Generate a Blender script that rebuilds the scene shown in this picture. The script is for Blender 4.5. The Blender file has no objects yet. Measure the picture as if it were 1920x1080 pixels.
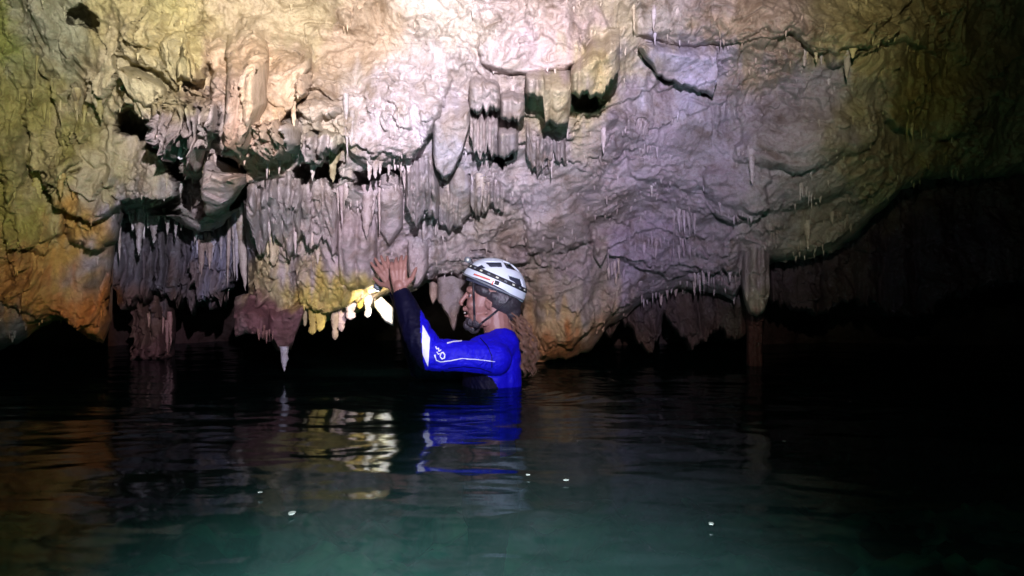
import bpy, bmesh, math, random
import numpy as np
from mathutils import Vector, Matrix
from mathutils.bvhtree import BVHTree

# ------------------------------------------------------------------ camera, world, light
SC = bpy.context.scene
COL = SC.collection
F = 1371.0; HOR = 567.0; CH = 0.345          # focal length in photo pixels, horizon row, camera height over the lake
def P(px, py, Y):
    return Vector(((px - 960.0) / F * Y, Y, CH + (HOR - py) / F * Y))

cam = bpy.data.cameras.new('camera'); camo = bpy.data.objects.new('camera', cam); COL.objects.link(camo)
camo.location = (0, 0, CH); camo.rotation_euler = (math.radians(90), 0, 0)
cam.sensor_width = 36; cam.lens = 36 * F / 1920; cam.shift_y = (HOR - 540) / 1920
cam.clip_start = 0.02; cam.clip_end = 200
SC.camera = camo
w = bpy.data.worlds.new('World'); SC.world = w; w.use_nodes = True
w.node_tree.nodes['Background'].inputs[0].default_value = (0.25, 0.4, 0.6, 1)
w.node_tree.nodes['Background'].inputs[1].default_value = 0.0006
SC.view_settings.view_transform = 'Standard'; SC.view_settings.look = 'None'
SC.view_settings.exposure = 0.0; SC.view_settings.gamma = 1.0
SC.cycles.max_bounces = 6; SC.cycles.transparent_max_bounces = 12
SC.cycles.use_denoising = True

def lamp_nodes(ld, stops, strength):
    """a torch beam: brightness and tint against the angle from its axis (degrees)"""
    ld.use_nodes = True
    nt = ld.node_tree; n = nt.nodes; n.clear()
    tc = n.new('ShaderNodeTexCoord'); sx = n.new('ShaderNodeSeparateXYZ')
    ab = n.new('ShaderNodeMath'); ab.operation = 'ABSOLUTE'
    ac = n.new('ShaderNodeMath'); ac.operation = 'ARCCOSINE'
    dv = n.new('ShaderNodeMath'); dv.operation = 'DIVIDE'; dv.inputs[1].default_value = math.radians(90)
    cr = n.new('ShaderNodeValToRGB'); em = n.new('ShaderNodeEmission'); out = n.new('ShaderNodeOutputLight')
    nt.links.new(tc.outputs['Normal'], sx.inputs[0]); nt.links.new(sx.outputs['Z'], ab.inputs[0])
    nt.links.new(ab.outputs[0], ac.inputs[0]); nt.links.new(ac.outputs[0], dv.inputs[0])
    nt.links.new(dv.outputs[0], cr.inputs[0]); nt.links.new(cr.outputs[0], em.inputs[0])
    em.inputs[1].default_value = strength; nt.links.new(em.outputs[0], out.inputs[0])
    e = cr.color_ramp.elements
    while len(e) > 1: e.remove(e[-1])
    for i, (deg, c) in enumerate(stops):
        x = e[0] if i == 0 else e.new(deg / 90.0)
        x.position = deg / 90.0; x.color = (*c, 1)

ld = bpy.data.lights.new('caving_lamp', 'SPOT'); lo = bpy.data.objects.new('caving_lamp', ld); COL.objects.link(lo)
LAMP = Vector((0.07, 0.0, CH + 0.44))
lo.location = LAMP
aim = P(720, 0, 2.7)
lo.rotation_euler = (aim - LAMP).to_track_quat('-Z', 'Y').to_euler()
ld.spot_size = math.radians(178); ld.spot_blend = 0.02; ld.shadow_soft_size = 0.012
ld.energy = 1060; ld.color = (1, 1, 1)
lamp_nodes(ld, [(0, (.92, .89, .96)), (10, (.78, .74, .83)), (18, (.60, .55, .67)), (24, (.44, .39, .54)), (29, (.30, .265, .37)),
                (35, (.17, .155, .14)), (39, (.06, .053, .034)), (43, (.018, .016, .010)), (50, (.014, .016, .014)), (90, (.02, .024, .024))], 1.0)

lw = bpy.data.lights.new('lake_fill_light', 'SPOT'); lwo = bpy.data.objects.new('lake_fill_light', lw); COL.objects.link(lwo)  # added fill light without a real source, for the teal glow off the bed
lwo.location = (-.15, -.05, CH + .12)
lwo.rotation_euler = (Vector((.05, 2.35, -1.5)) - lwo.location).to_track_quat('-Z', 'Y').to_euler()
lw.spot_size = math.radians(62); lw.spot_blend = .9; lw.shadow_soft_size = .05; lw.energy = 2500; lw.color = (.88, .98, 1)

# ------------------------------------------------------------------ numpy noise
_rs = np.random.RandomState(7)
_perm = np.concatenate([_rs.permutation(256)] * 3)
_g = _rs.normal(size=(256, 3)); _g /= np.linalg.norm(_g, axis=1)[:, None]
def pn(p):
    """gradient noise, p (n,3) -> (n,) about -1..1"""
    i = np.floor(p).astype(np.int64); f = p - i; i &= 255
    u = f * f * f * (f * (f * 6 - 15) + 10)
    r = 0
    for dx in (0, 1):
        wx = u[:, 0] if dx else 1 - u[:, 0]
        for dy in (0, 1):
            wy = u[:, 1] if dy else 1 - u[:, 1]
            for dz in (0, 1):
                wz = u[:, 2] if dz else 1 - u[:, 2]
                h = _perm[_perm[_perm[i[:, 0] + dx] + i[:, 1] + dy] + i[:, 2] + dz]
                g = _g[h]
                r = r + wx * wy * wz * (g[:, 0] * (f[:, 0] - dx) + g[:, 1] * (f[:, 1] - dy) + g[:, 2] * (f[:, 2] - dz))
    return r * 1.6
def fbm(p, o=4, gain=.5):
    a = 1.0; s = 0; q = np.array(p, float)
    for k in range(o):
        s = s + a * pn(q); q = q * 2.03 + 17.3; a *= gain
    return s
def ridged(p, o=3):
    a = 1.0; s = 0; q = np.array(p, float)
    for k in range(o):
        s = s + a * (1 - 2 * np.abs(pn(q))); q = q * 2.1 + 9.1; a *= .5
    return s / 1.75
def knobs(p, seed=0):
    """rounded bumps: 1 at the middle of a cell, 0 between cells"""
    i = np.floor(p).astype(np.int64); f = p - i; best = np.full(len(p), 9.0)
    for dx in (-1, 0, 1):
        for dy in (-1, 0, 1):
            for dz in (-1, 0, 1):
                c = (i + (dx, dy, dz)) & 255; h = _perm[_perm[_perm[c[:, 0] + seed] + c[:, 1]] + c[:, 2]]
                o = _g[h] * .38 + .5
                best = np.minimum(best, ((o + (dx, dy, dz) - f) ** 2).sum(1))
    return np.clip(1 - best * 1.5, 0, 1)
def sm(a, b, x):
    t = np.clip((x - a) / (b - a), 0, 1); return t * t * (3 - 2 * t)

# ------------------------------------------------------------------ rock colours (minerals by place, with the lamp beam's coloured fringe painted in)
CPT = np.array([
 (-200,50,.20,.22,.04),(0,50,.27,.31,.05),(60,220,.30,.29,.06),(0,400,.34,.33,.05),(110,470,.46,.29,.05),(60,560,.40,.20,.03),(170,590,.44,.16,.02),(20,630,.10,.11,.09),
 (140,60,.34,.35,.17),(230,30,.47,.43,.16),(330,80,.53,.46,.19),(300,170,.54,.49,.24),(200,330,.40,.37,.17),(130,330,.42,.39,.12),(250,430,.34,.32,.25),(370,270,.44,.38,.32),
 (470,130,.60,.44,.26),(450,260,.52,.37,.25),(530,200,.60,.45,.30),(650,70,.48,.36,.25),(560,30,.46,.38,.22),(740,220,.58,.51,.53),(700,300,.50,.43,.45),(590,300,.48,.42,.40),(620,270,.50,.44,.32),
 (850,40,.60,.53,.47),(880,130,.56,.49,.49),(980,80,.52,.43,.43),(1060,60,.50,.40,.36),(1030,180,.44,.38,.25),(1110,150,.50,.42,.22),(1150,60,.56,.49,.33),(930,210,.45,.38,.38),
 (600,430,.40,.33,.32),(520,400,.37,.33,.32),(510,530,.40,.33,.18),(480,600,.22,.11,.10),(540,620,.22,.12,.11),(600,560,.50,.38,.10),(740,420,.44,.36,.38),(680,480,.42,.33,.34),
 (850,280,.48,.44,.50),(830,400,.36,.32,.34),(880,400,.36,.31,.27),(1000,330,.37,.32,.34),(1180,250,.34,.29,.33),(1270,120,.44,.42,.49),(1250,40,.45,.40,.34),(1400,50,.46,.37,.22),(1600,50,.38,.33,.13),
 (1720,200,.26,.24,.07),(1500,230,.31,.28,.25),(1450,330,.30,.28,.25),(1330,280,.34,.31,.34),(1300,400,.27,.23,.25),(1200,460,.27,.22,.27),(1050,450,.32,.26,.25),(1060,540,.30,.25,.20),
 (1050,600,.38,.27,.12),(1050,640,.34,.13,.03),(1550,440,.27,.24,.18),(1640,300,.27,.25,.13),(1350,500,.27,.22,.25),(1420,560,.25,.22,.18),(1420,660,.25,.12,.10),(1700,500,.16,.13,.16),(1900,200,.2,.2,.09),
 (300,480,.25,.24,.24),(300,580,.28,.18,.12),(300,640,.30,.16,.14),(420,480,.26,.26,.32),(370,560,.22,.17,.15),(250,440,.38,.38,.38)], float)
def mineral_beam_tint(px, py):
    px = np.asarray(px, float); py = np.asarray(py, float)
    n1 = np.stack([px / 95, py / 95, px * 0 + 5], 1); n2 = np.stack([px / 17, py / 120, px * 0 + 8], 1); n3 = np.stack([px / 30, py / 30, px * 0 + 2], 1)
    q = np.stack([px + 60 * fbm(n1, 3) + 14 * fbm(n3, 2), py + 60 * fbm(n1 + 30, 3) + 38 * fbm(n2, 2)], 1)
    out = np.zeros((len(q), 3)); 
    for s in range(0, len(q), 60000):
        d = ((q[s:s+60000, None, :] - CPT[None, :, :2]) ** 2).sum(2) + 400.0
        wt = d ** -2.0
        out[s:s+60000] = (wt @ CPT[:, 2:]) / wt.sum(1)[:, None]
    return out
def project(X):
    return 960 + F * X[:, 0] / X[:, 1], HOR - F * (X[:, 2] - CH) / X[:, 1]

# ------------------------------------------------------------------ materials
def new_mat(name):
    m = bpy.data.materials.new(name); m.use_nodes = True
    nt = m.node_tree; b = nt.nodes['Principled BSDF']
    return m, nt, b
def simple(name, col, rough=.5, metal=0.0, bump=0, scale=60, var=.12, spec=.5):
    m, nt, b = new_mat(name)
    n = nt.nodes; L = nt.links
    tc = n.new('ShaderNodeTexCoord'); no = n.new('ShaderNodeTexNoise'); no.inputs['Scale'].default_value = scale; no.inputs['Detail'].default_value = 5
    L.new(tc.outputs['Object'], no.inputs['Vector'])
    mx = n.new('ShaderNodeMix'); mx.data_type = 'RGBA'
    mx.inputs['A'].default_value = (*[c * (1 - var) for c in col], 1); mx.inputs['B'].default_value = (*[min(1, c * (1 + var)) for c in col], 1)
    L.new(no.outputs['Fac'], mx.inputs['Factor']); L.new(mx.outputs['Result'], b.inputs['Base Color'])
    b.inputs['Roughness'].default_value = rough; b.inputs['Metallic'].default_value = metal
    b.inputs['Specular IOR Level'].default_value = spec
    if bump:
        bp = n.new('ShaderNodeBump'); bp.inputs['Strength'].default_value = bump; bp.inputs['Distance'].default_value = .004
        L.new(no.outputs['Fac'], bp.inputs['Height']); L.new(bp.outputs[0], b.inputs['Normal'])
    return m
def rock_mat(name, src, bump=1.0, rough=.62):
    m, nt, b = new_mat(name); n = nt.nodes; L = nt.links
    tc = n.new('ShaderNodeNewGeometry')
    if src == 'attr':
        at = n.new('ShaderNodeAttribute'); at.attribute_name = 'mineral_beam_tint'; co = at.outputs['Color']
    else:
        at = n.new('ShaderNodeObjectInfo'); co = at.outputs['Color']
    def noise(s, d=6, r=.6, dist=0):
        q = n.new('ShaderNodeTexNoise'); q.inputs['Scale'].default_value = s; q.inputs['Detail'].default_value = d
        q.inputs['Roughness'].default_value = r; q.inputs['Distortion'].default_value = dist
        L.new(tc.outputs['Position'], q.inputs['Vector']); return q.outputs['Fac']
    def mul(a, bb, f):
        x = n.new('ShaderNodeMix'); x.data_type = 'RGBA'; x.blend_type = 'MULTIPLY'; x.inputs['Factor'].default_value = f
        L.new(a, x.inputs['A']); L.new(bb, x.inputs['B']); return x.outputs['Result']
    def ramp(a, stops):
        r = n.new('ShaderNodeValToRGB'); L.new(a, r.inputs[0]); e = r.color_ramp.elements
        for i, (p, c) in enumerate(stops):
            x = e[i] if i < 2 else e.new(p)
            x.position = p; x.color = (*c, 1)
        return r.outputs[0]
    c = mul(co, ramp(noise(7, 7, .65, .6), [(.32, (.46, .38, .28)), (.47, (.95, .92, .88)), (.68, (1.22, 1.2, 1.24))]), .8)
    c = mul(c, ramp(noise(28, 8, .7, .4), [(.30, (.62, .55, .48)), (.47, (1, 1, 1)), (.75, (1.15, 1.15, 1.18))]), .8)
    c = mul(c, ramp(noise(150, 4, .7), [(.3, (.7, .66, .6)), (.5, (1, 1, 1))]), .7)
    L.new(c, b.inputs['Base Color'])
    h1 = noise(38, 8, .68, .3); h2 = noise(160, 6, .7)
    vo = n.new('ShaderNodeTexVoronoi'); vo.feature = 'DISTANCE_TO_EDGE'; vo.inputs['Scale'].default_value = 26
    wv = n.new('ShaderNodeVectorMath'); wv.operation = 'ADD'
    nn = n.new('ShaderNodeTexNoise'); nn.inputs['Scale'].default_value = 9; nn.inputs['Detail'].default_value = 5
    L.new(tc.outputs['Position'], nn.inputs['Vector']); L.new(tc.outputs['Position'], wv.inputs[0])
    sc = n.new('ShaderNodeVectorMath'); sc.operation = 'SCALE'; sc.inputs['Scale'].default_value = .35
    L.new(nn.outputs['Color'], sc.inputs[0]); L.new(sc.outputs[0], wv.inputs[1]); L.new(wv.outputs[0], vo.inputs['Vector'])
    cl = n.new('ShaderNodeMapRange'); cl.inputs['From Max'].default_value = .06; L.new(vo.outputs['Distance'], cl.inputs['Value'])
    def bmp(h, dist, st, prev=None):
        x = n.new('ShaderNodeBump'); x.inputs['Distance'].default_value = dist; x.inputs['Strength'].default_value = st
        L.new(h, x.inputs['Height'])
        if prev: L.new(prev, x.inputs['Normal'])
        return x.outputs[0]
    nb = bmp(h1, .014 * bump, .85); nb = bmp(h2, .006 * bump, .9, nb); nb = bmp(cl.outputs[0], .003 * bump, .5, nb)
    L.new(nb, b.inputs['Normal'])
    L.new(ramp(noise(20, 4), [(.35, (rough - .2,) * 3), (.65, (rough + .2,) * 3)]), b.inputs['Roughness'])
    b.inputs['Specular IOR Level'].default_value = .32
    return m
ROCK = rock_mat('wet_limestone', 'attr'); DRIP = rock_mat('dripstone', 'obj', .55, .5)

# ------------------------------------------------------------------ mesh helpers
def mesh_from(name, V, Fc, smooth=True, mat=None):
    me = bpy.data.meshes.new(name)
    V = np.asarray(V, np.float32); Fc = np.asarray(Fc, np.int32)
    me.vertices.add(len(V)); me.vertices.foreach_set('co', V.ravel())
    me.loops.add(Fc.size); me.loops.foreach_set('vertex_index', Fc.ravel())
    me.polygons.add(len(Fc)); me.polygons.foreach_set('loop_start', np.arange(0, Fc.size, Fc.shape[1], dtype=np.int32))
    me.polygons.foreach_set('use_smooth', np.full(len(Fc), smooth))
    me.update(calc_edges=True); me.validate()
    if mat: me.materials.append(mat)
    return me
def grid_faces(nr, nc, base=0, wrap=False):
    r = np.arange(nr - 1)[:, None]; c = np.arange(nc if wrap else nc - 1)[None, :]
    c2 = (c + 1) % nc
    a = r * nc + c; b = r * nc + c2; d = (r + 1) * nc + c; e = (r + 1) * nc + c2
    return np.stack([a, d, e, b], 2).reshape(-1, 4) + base
def link(name, me, parent=None, label=None, cat=None, group=None, kind=None):
    o = bpy.data.objects.new(name, me); COL.objects.link(o)
    if parent is not None: o.parent = parent
    if label: o['label'] = label
    if cat: o['category'] = cat
    if group: o['group'] = group
    if kind: o['kind'] = kind
    return o
def set_mineral_beam_tint(me, cols):
    a = me.color_attributes.new('mineral_beam_tint', 'FLOAT_COLOR', 'POINT')
    a.data.foreach_set('color', np.concatenate([cols, np.ones((len(cols), 1))], 1).astype(np.float32).ravel())
def tps(pts):
    pts = np.array(pts, float); n = len(pts); q = pts[:, :2] / 500.0
    def U(r2): return np.where(r2 > 0, r2 * np.log(r2 + 1e-12), 0)
    K = U(((q[:, None] - q[None]) ** 2).sum(2)) + np.eye(n) * .02
    Pm = np.hstack([np.ones((n, 1)), q]); A = np.block([[K, Pm], [Pm.T, np.zeros((3, 3))]])
    s = np.linalg.solve(A, np.concatenate([pts[:, 2], np.zeros(3)]))
    def f(px, py):
        z = np.stack([px, py], 1) / 500.0; out = np.zeros(len(z))
        for k in range(0, len(z), 100000):
            zz = z[k:k+100000]
            out[k:k+100000] = U(((zz[:, None] - q[None]) ** 2).sum(2)) @ s[:n] + s[n] + zz @ s[n+1:]
        return out
    return f

# ------------------------------------------------------------------ the ceiling: depth (m) at directions seen in the photo
CP = [(-900,-700,1.2),(0,-700,1.2),(900,-700,1.2),(1800,-700,1.3),(2700,-700,1.4),
 (-900,-200,1.7),(-900,300,2.1),(-900,650,2.4),(-300,0,2.1),(-300,400,2.7),(-300,650,2.9),
 (0,0,2.35),(0,200,2.8),(0,400,3.1),(0,600,3.3),(200,0,2.25),(200,200,2.8),(200,400,3.25),(200,620,3.5),
 (430,0,2.15),(430,150,2.4),(430,300,2.75),(430,400,3.3),(430,600,3.6),(650,0,2.1),(650,150,2.5),(650,280,2.75),(650,380,3.15),(650,500,3.4),(650,620,3.6),
 (850,0,2.1),(850,200,2.65),(850,330,3.05),(850,450,3.45),(850,560,3.8),(1050,0,2.1),(1050,120,2.4),(1050,220,2.75),(1050,320,3.15),(1050,450,3.6),(1050,560,3.9),(1050,660,4.0),
 (1250,0,2.3),(1250,150,2.75),(1250,300,3.2),(1250,430,3.6),(1250,560,4.1),(1450,0,2.35),(1450,100,2.5),(1450,180,2.95),(1450,320,3.25),(1450,430,3.5),(1450,490,3.7),
 (1650,0,2.5),(1650,100,2.65),(1650,200,3.0),(1650,330,3.35),(1650,430,3.7),(1850,0,3.0),(1850,200,3.4),(1850,340,3.9),(2100,0,3.2),(2100,300,4.2),(2700,0,3.2),(2700,300,4.5)]
CP = [(a, b, d + .42 * max(0.0, 1 - abs(b) / 330.0) if -400 < b else d + .3) for a, b, d in CP]
D1 = tps(CP)
# lower rim of the hanging rock
RIM = [(-900,690),(-100,660),(0,655),(40,640),(75,612),(120,600),(165,628),(195,648),(212,600),(214,470),(232,402),(262,398),(330,408),(372,440),(420,420),(458,378),(463,440),(466,560),(469,628),(474,622),(500,628),
 (520,655),(545,658),(562,612),(580,600),(600,606),(640,592),(700,580),(716,560),(742,545),(770,545),(800,528),(850,522),(880,560),(900,640),(985,672),(1060,676),(1110,655),(1140,615),(1200,570),(1270,543),(1330,548),(1375,560),(1396,520),
 (1440,490),(1510,484),(1560,470),(1596,448),(1640,408),(1690,358),(1740,336),(1800,338),(1900,330),(2100,320),(2700,300)]
RX = np.array([p[0] for p in RIM], float); RY = np.array([p[1] for p in RIM], float)
def rim(px):
    v = np.stack([px / 34.0, np.zeros_like(px), np.zeros_like(px) + 3.3], 1)
    return np.interp(px, RX, RY) + 6 * fbm(v, 4, .6)

# lumps that hang lower at their bottom edge: (polyline top, polyline bottom, amount m)
LUMPS = [
 ([(395,60),(480,20),(560,50),(590,130)], [(395,200),(432,290),(470,300),(520,235),(590,160)], .30, 12),
 ([(560,110),(700,70),(840,120)], [(560,250),(620,262),(700,305),(780,300),(840,215)], .22, 14),
 ([(900,40),(1000,10),(1110,60)], [(900,120),(960,150),(1010,150),(1060,135),(1110,110)], .16, 12),
 ([(240,20),(310,0),(400,50)], [(240,110),(300,140),(350,175),(400,120)], .16, 9),
 ([(250,130),(330,150),(410,180)], [(250,200),(310,235),(360,250),(410,215)], .18, 8),
 ([(60,60),(110,20),(160,60)], [(60,300),(110,360),(160,300)], .14, 20),
 ([(0,120),(30,90),(60,130)], [(0,320),(30,380),(60,300)], .10, 16),
 ([(180,70),(205,40),(240,60)], [(180,190),(205,215),(240,150)], .10, 8),
 ([(100,270),(170,210),(260,260),(345,320)], [(100,380),(170,410),(260,400),(345,368)], .20, 16),
 ([(20,330),(90,300),(130,360)], [(20,440),(90,470),(130,430)], .12, 14),
 ([(130,380),(190,350),(232,390)], [(130,440),(180,468),(232,440)], .18, 10),
 ([(20,440),(110,430),(200,450)], [(20,560),(110,590),(200,610)], .10, 22),
 ([(480,100),(540,180),(600,210)], [(480,300),(540,300),(600,262)], .10, 8),
 ([(1190,-60),(1300,-60),(1480,-60),(1700,-60)], [(1190,60),(1300,95),(1420,78),(1480,66),(1560,110),(1620,92),(1700,10)], .12, 28),
 ([(1480,60),(1560,90),(1660,0),(1760,20)], [(1480,72),(1560,128),(1650,86),(1700,80),(1760,110)], .10, 20),
 ([(1320,290),(1400,270),(1440,300)], [(1320,385),(1380,425),(1440,390)], .12, 10),
 ([(1180,160),(1400,110),(1600,130),(1720,200)], [(1180,330),(1400,400),(1600,380),(1720,300)], .10, 60),
 ([(1380,180),(1500,160),(1640,200)], [(1380,300),(1500,330),(1600,290),(1640,250)], .12, 30),
 ([(1650,110),(1740,100),(1830,130)], [(1650,230),(1740,270),(1830,250)], .14, 20),
 ([(980,350),(1060,330),(1110,400)], [(980,470),(1060,475),(1110,450)], .12, 12),
 ([(1000,470),(1060,480),(1110,470)], [(1000,620),(1060,655),(1110,620)], .15, 24),
 ([(1120,420),(1250,380),(1380,430)], [(1120,470),(1250,520),(1380,500)], .12, 16),
 ([(780,440),(840,430),(990,470)], [(780,520),(850,500),(990,490)], .10, 10),
 ([(470,340),(520,320),(560,360)], [(470,600),(520,610),(560,560)], .14, 18),
 ([(560,380),(620,350),(680,380)], [(560,570),(620,590),(680,560)], .12, 18),
]
# hollows
HOLES = [([(238,215),(262,200),(304,222)], [(238,245),(262,262),(304,262)], .5),
 ([(285,250),(320,262),(352,330)], [(285,270),(320,330),(352,345)], .55),
 ([(338,338),(372,335),(400,345)], [(338,372),(372,415),(400,395)], .6),
 ([(362,215),(390,200),(412,240)], [(362,235),(390,270),(412,262)], .35),
 ([(395,290),(432,285),(470,318)], [(395,345),(432,352),(470,330)], .45),
 ([(232,382),(280,362),(345,372)], [(232,404),(280,406),(345,408)], .5),
 ([(430,372),(448,345),(492,340)], [(430,392),(448,392),(492,358)], .5),
 ([(560,312),(580,300),(640,305)], [(560,340),(600,378),(640,340)], .4),
 ([(668,320),(700,300),(758,315)], [(668,352),(700,345),(758,335)], .35),
 ([(785,300),(800,312),(850,270)], [(785,306),(815,318),(850,300)], .22),
 ([(920,238),(940,205),(962,230)], [(920,300),(940,318),(962,290)], .25),
 ([(142,32),(165,15),(200,40)], [(142,45),(165,60),(200,70)], .25),
 ([(1072,178),(1100,165),(1125,182)], [(1072,205),(1100,212),(1125,204)], .25),
 ([(870,520),(900,500),(980,520)], [(870,640),(900,660),(980,650)], .3)]
CRK = [[(1000,470),(1050,465),(1110,450)],[(240,110),(300,130),(350,160),(400,180)],[(1390,75),(1440,62),(1480,70),(1530,112),(1580,100),(1640,88),(1690,20)],
 [(1640,88),(1700,85),(1740,110)],[(30,120),(80,180),(95,260)],[(50,300),(90,360)],[(150,250),(170,300),(150,330)],[(200,330),(230,400)],[(1740,262),(1780,268),(1800,250)],
 [(560,510),(600,480),(625,465)],[(500,520),(560,505)],[(1330,385),(1370,420),(1420,400)],[(1190,90),(1240,145),(1330,178)],[(1420,345),(1500,325),(1560,310)],[(1180,410),(1250,420),(1300,400)],
 [(1350,500),(1390,520),(1440,492)],[(490,520),(500,450),(480,400)],[(640,420),(645,500)],[(830,200),(850,250)],[(885,130),(905,170)],[(1150,540),(1180,575)],[(1030,500),(1070,505)],[(880,460),(930,475),(985,470)]]
def band(px, py, top, bot):
    tx = np.array([p[0] for p in top], float); bx = np.array([p[0] for p in bot], float)
    ty = np.interp(px, tx, [p[1] for p in top]); by = np.interp(px, bx, [p[1] for p in bot])
    x0, x1 = tx[0], tx[-1]
    return ty, by, np.minimum(px - x0, x1 - px)
def seg_dist(px, py, pts):
    d = np.full(len(px), 1e9)
    for (ax, ay), (bx, by) in zip(pts[:-1], pts[1:]):
        vx, vy = bx - ax, by - ay
        t = np.clip(((px - ax) * vx + (py - ay) * vy) / (vx * vx + vy * vy), 0, 1)
        d = np.minimum(d, np.hypot(px - ax - t * vx, py - ay - t * vy))
    return d
def rock_noise(X, flow, calm):
    """relief of the rock (m, towards the viewer) at points X; flow: flowstone share, calm: smooth share"""
    wv = X + .05 * np.stack([fbm(X * 4 + 5, 3), fbm(X * 4 + 50, 3), fbm(X * 4 + 90, 3)], 1)
    big = .085 * fbm(X * 1.9 + 3, 3)
    fl = ridged(wv * np.array([11, 11, 2.0]) + 2, 3)
    fl2 = ridged(wv * np.array([26, 26, 4.5]) + 8, 2)
    drip = np.maximum(pn(wv * np.array([30, 30, 3.]) + 4), -.2)
    s = -wv[:, 2] * 3.2 + 1.5 * fbm(wv * 1.7 + 11, 4) + .22 * drip + .10 * fl
    saw = s - np.floor(s); j1 = saw ** 1.6 * sm(1.0, .95, saw)
    s2 = -wv[:, 2] * 8.0 + 2.0 * fbm(wv * 4.2 + 31, 4) + .45 * drip + .15 * fl
    saw2 = s2 - np.floor(s2); j2 = saw2 ** 1.5 * sm(1.0, .93, saw2)
    lump = fbm(wv * 14 + 2, 4, .58); fine = fbm(wv * 55, 3, .6)
    craggy = np.maximum(0, ridged(wv * 24 + 70, 3)) ** 2
    wav = fbm(wv * np.array([4, 4, 10]) + 40, 4, .5)
    msk = sm(-.25, .35, fbm(X * 2.6 + 77, 2)); m2 = .22 + .78 * sm(-.15, .35, fbm(X * 3.4 + 177, 2))
    fold = ridged(wv * np.array([5, 5, 1.1]) + 61, 2)
    crk = sm(.075, .0, np.abs(pn(wv * np.array([6.5, 6.5, 5.0]) + 21))) * sm(-.05, .3, pn(X * 3.1 + 15))
    crk2 = sm(.10, .0, np.abs(pn(wv * np.array([15, 15, 9.0]) + 33))) * sm(-.0, .35, pn(X * 5.1 + 55))
    kn = knobs(wv * np.array([15, 15, 9.]), 1); kn2 = knobs(wv * np.array([36, 36, 22.]), 5); kn3 = knobs(wv * 75., 9)
    m3 = sm(-.2, .25, fbm(X * 4.6 + 277, 2))
    r = big + (1 - .85 * calm) * m2 * (.024 * kn + .021 * m3 * kn2 + .011 * m3 * kn3) + calm * .004 * (kn2 * m2 + .5 * kn3 * m3) + (1 - .8 * calm) * (.085 * j1 * (.35 + .65 * msk) + .036 * j2 * (1 - .5 * flow) * m2) - (1 - .5 * calm) * .022 * crk - (1 - .6 * calm) * .007 * crk2 * m2 + flow * .085 * fold
    r += flow * (.036 * fl + .012 * fl2) + (1 - .6 * flow) * (1 - .7 * calm) * .013 * lump * m2
    r += (1 - .7 * flow) * (1 - .8 * calm) * .006 * craggy * msk
    r += calm * (.026 * wav + .004 * lump * m2 + .016 * j2 * m2)
    r += .0062 * fine * (.25 + .75 * m2)
    return r
def blob(px, py, cx, cy, rx, ry):
    return np.exp(-(((px - cx) / rx) ** 2 + ((py - cy) / ry) ** 2))
def styles(px, py):
    flow = np.clip(1.1 * blob(px, py, 80, 220, 240, 350) + blob(px, py, 640, 440, 230, 150) + .8 * blob(px, py, 470, 160, 80, 120) + .5*blob(px,py,330,60,90,80) + .5 * blob(px, py, 950, 280, 130, 90), 0, 1)
    calm = np.clip(1.2 * blob(px, py, 1400, 310, 330, 150) + .6 * blob(px, py, 740, 220, 110, 60) + .5 * blob(px, py, 1050, 560, 90, 90) + .4 * blob(px, py, 1200, 450, 200, 100), 0, 1)
    return flow, calm
def ceiling_depth(px, py, b):
    D = D1(px, py)
    wx = px + 13 * fbm(np.stack([px / 55, py / 55, px * 0], 1), 4); wy = py + 10 * fbm(np.stack([px / 40, py / 40, px * 0 + 9], 1), 3)
    for top, bot, amp, ew in LUMPS:
        ty, by, dx = band(wx, wy, top, bot)
        hgt = np.maximum(by - ty, 1); v = (wy - ty) / hgt
        e = np.minimum(dx * .45, (by - wy) * 1.0)
        t = np.clip(e / ew, 0, 1); prof = np.sqrt(np.clip(1 - (1 - t) ** 2, 0, 1))
        D = D - amp * prof * sm(-.05, .8, v) * (dx > 0)
    for top, bot, amp in HOLES:
        ty, by, dx = band(wx, wy, top, bot)
        e = np.minimum(np.minimum(dx, wy - ty), by - wy)
        D = D + amp * 1.2 * sm(0, 6, e)
    cm = sm(-.35, .3, fbm(np.stack([px / 45, py / 45, px * 0 + 3], 1), 3))
    for pts in CRK:
        d = seg_dist(wx, wy, pts)
        D = D + .05 * sm(5, 1, d) * cm
    # the rim rolls back
    e = np.minimum(b - py, 400); nr_ = np.nonzero(e < 260)[0]; e[nr_] = np.minimum(e[nr_], seg_dist(px[nr_], py[nr_], RIM)); t = np.clip(e / 24.0, 0, 1)
    D = D + .22 * (1 - np.sqrt(np.clip(1 - (1 - t) ** 2, 0, 1)))
    return D
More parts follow.
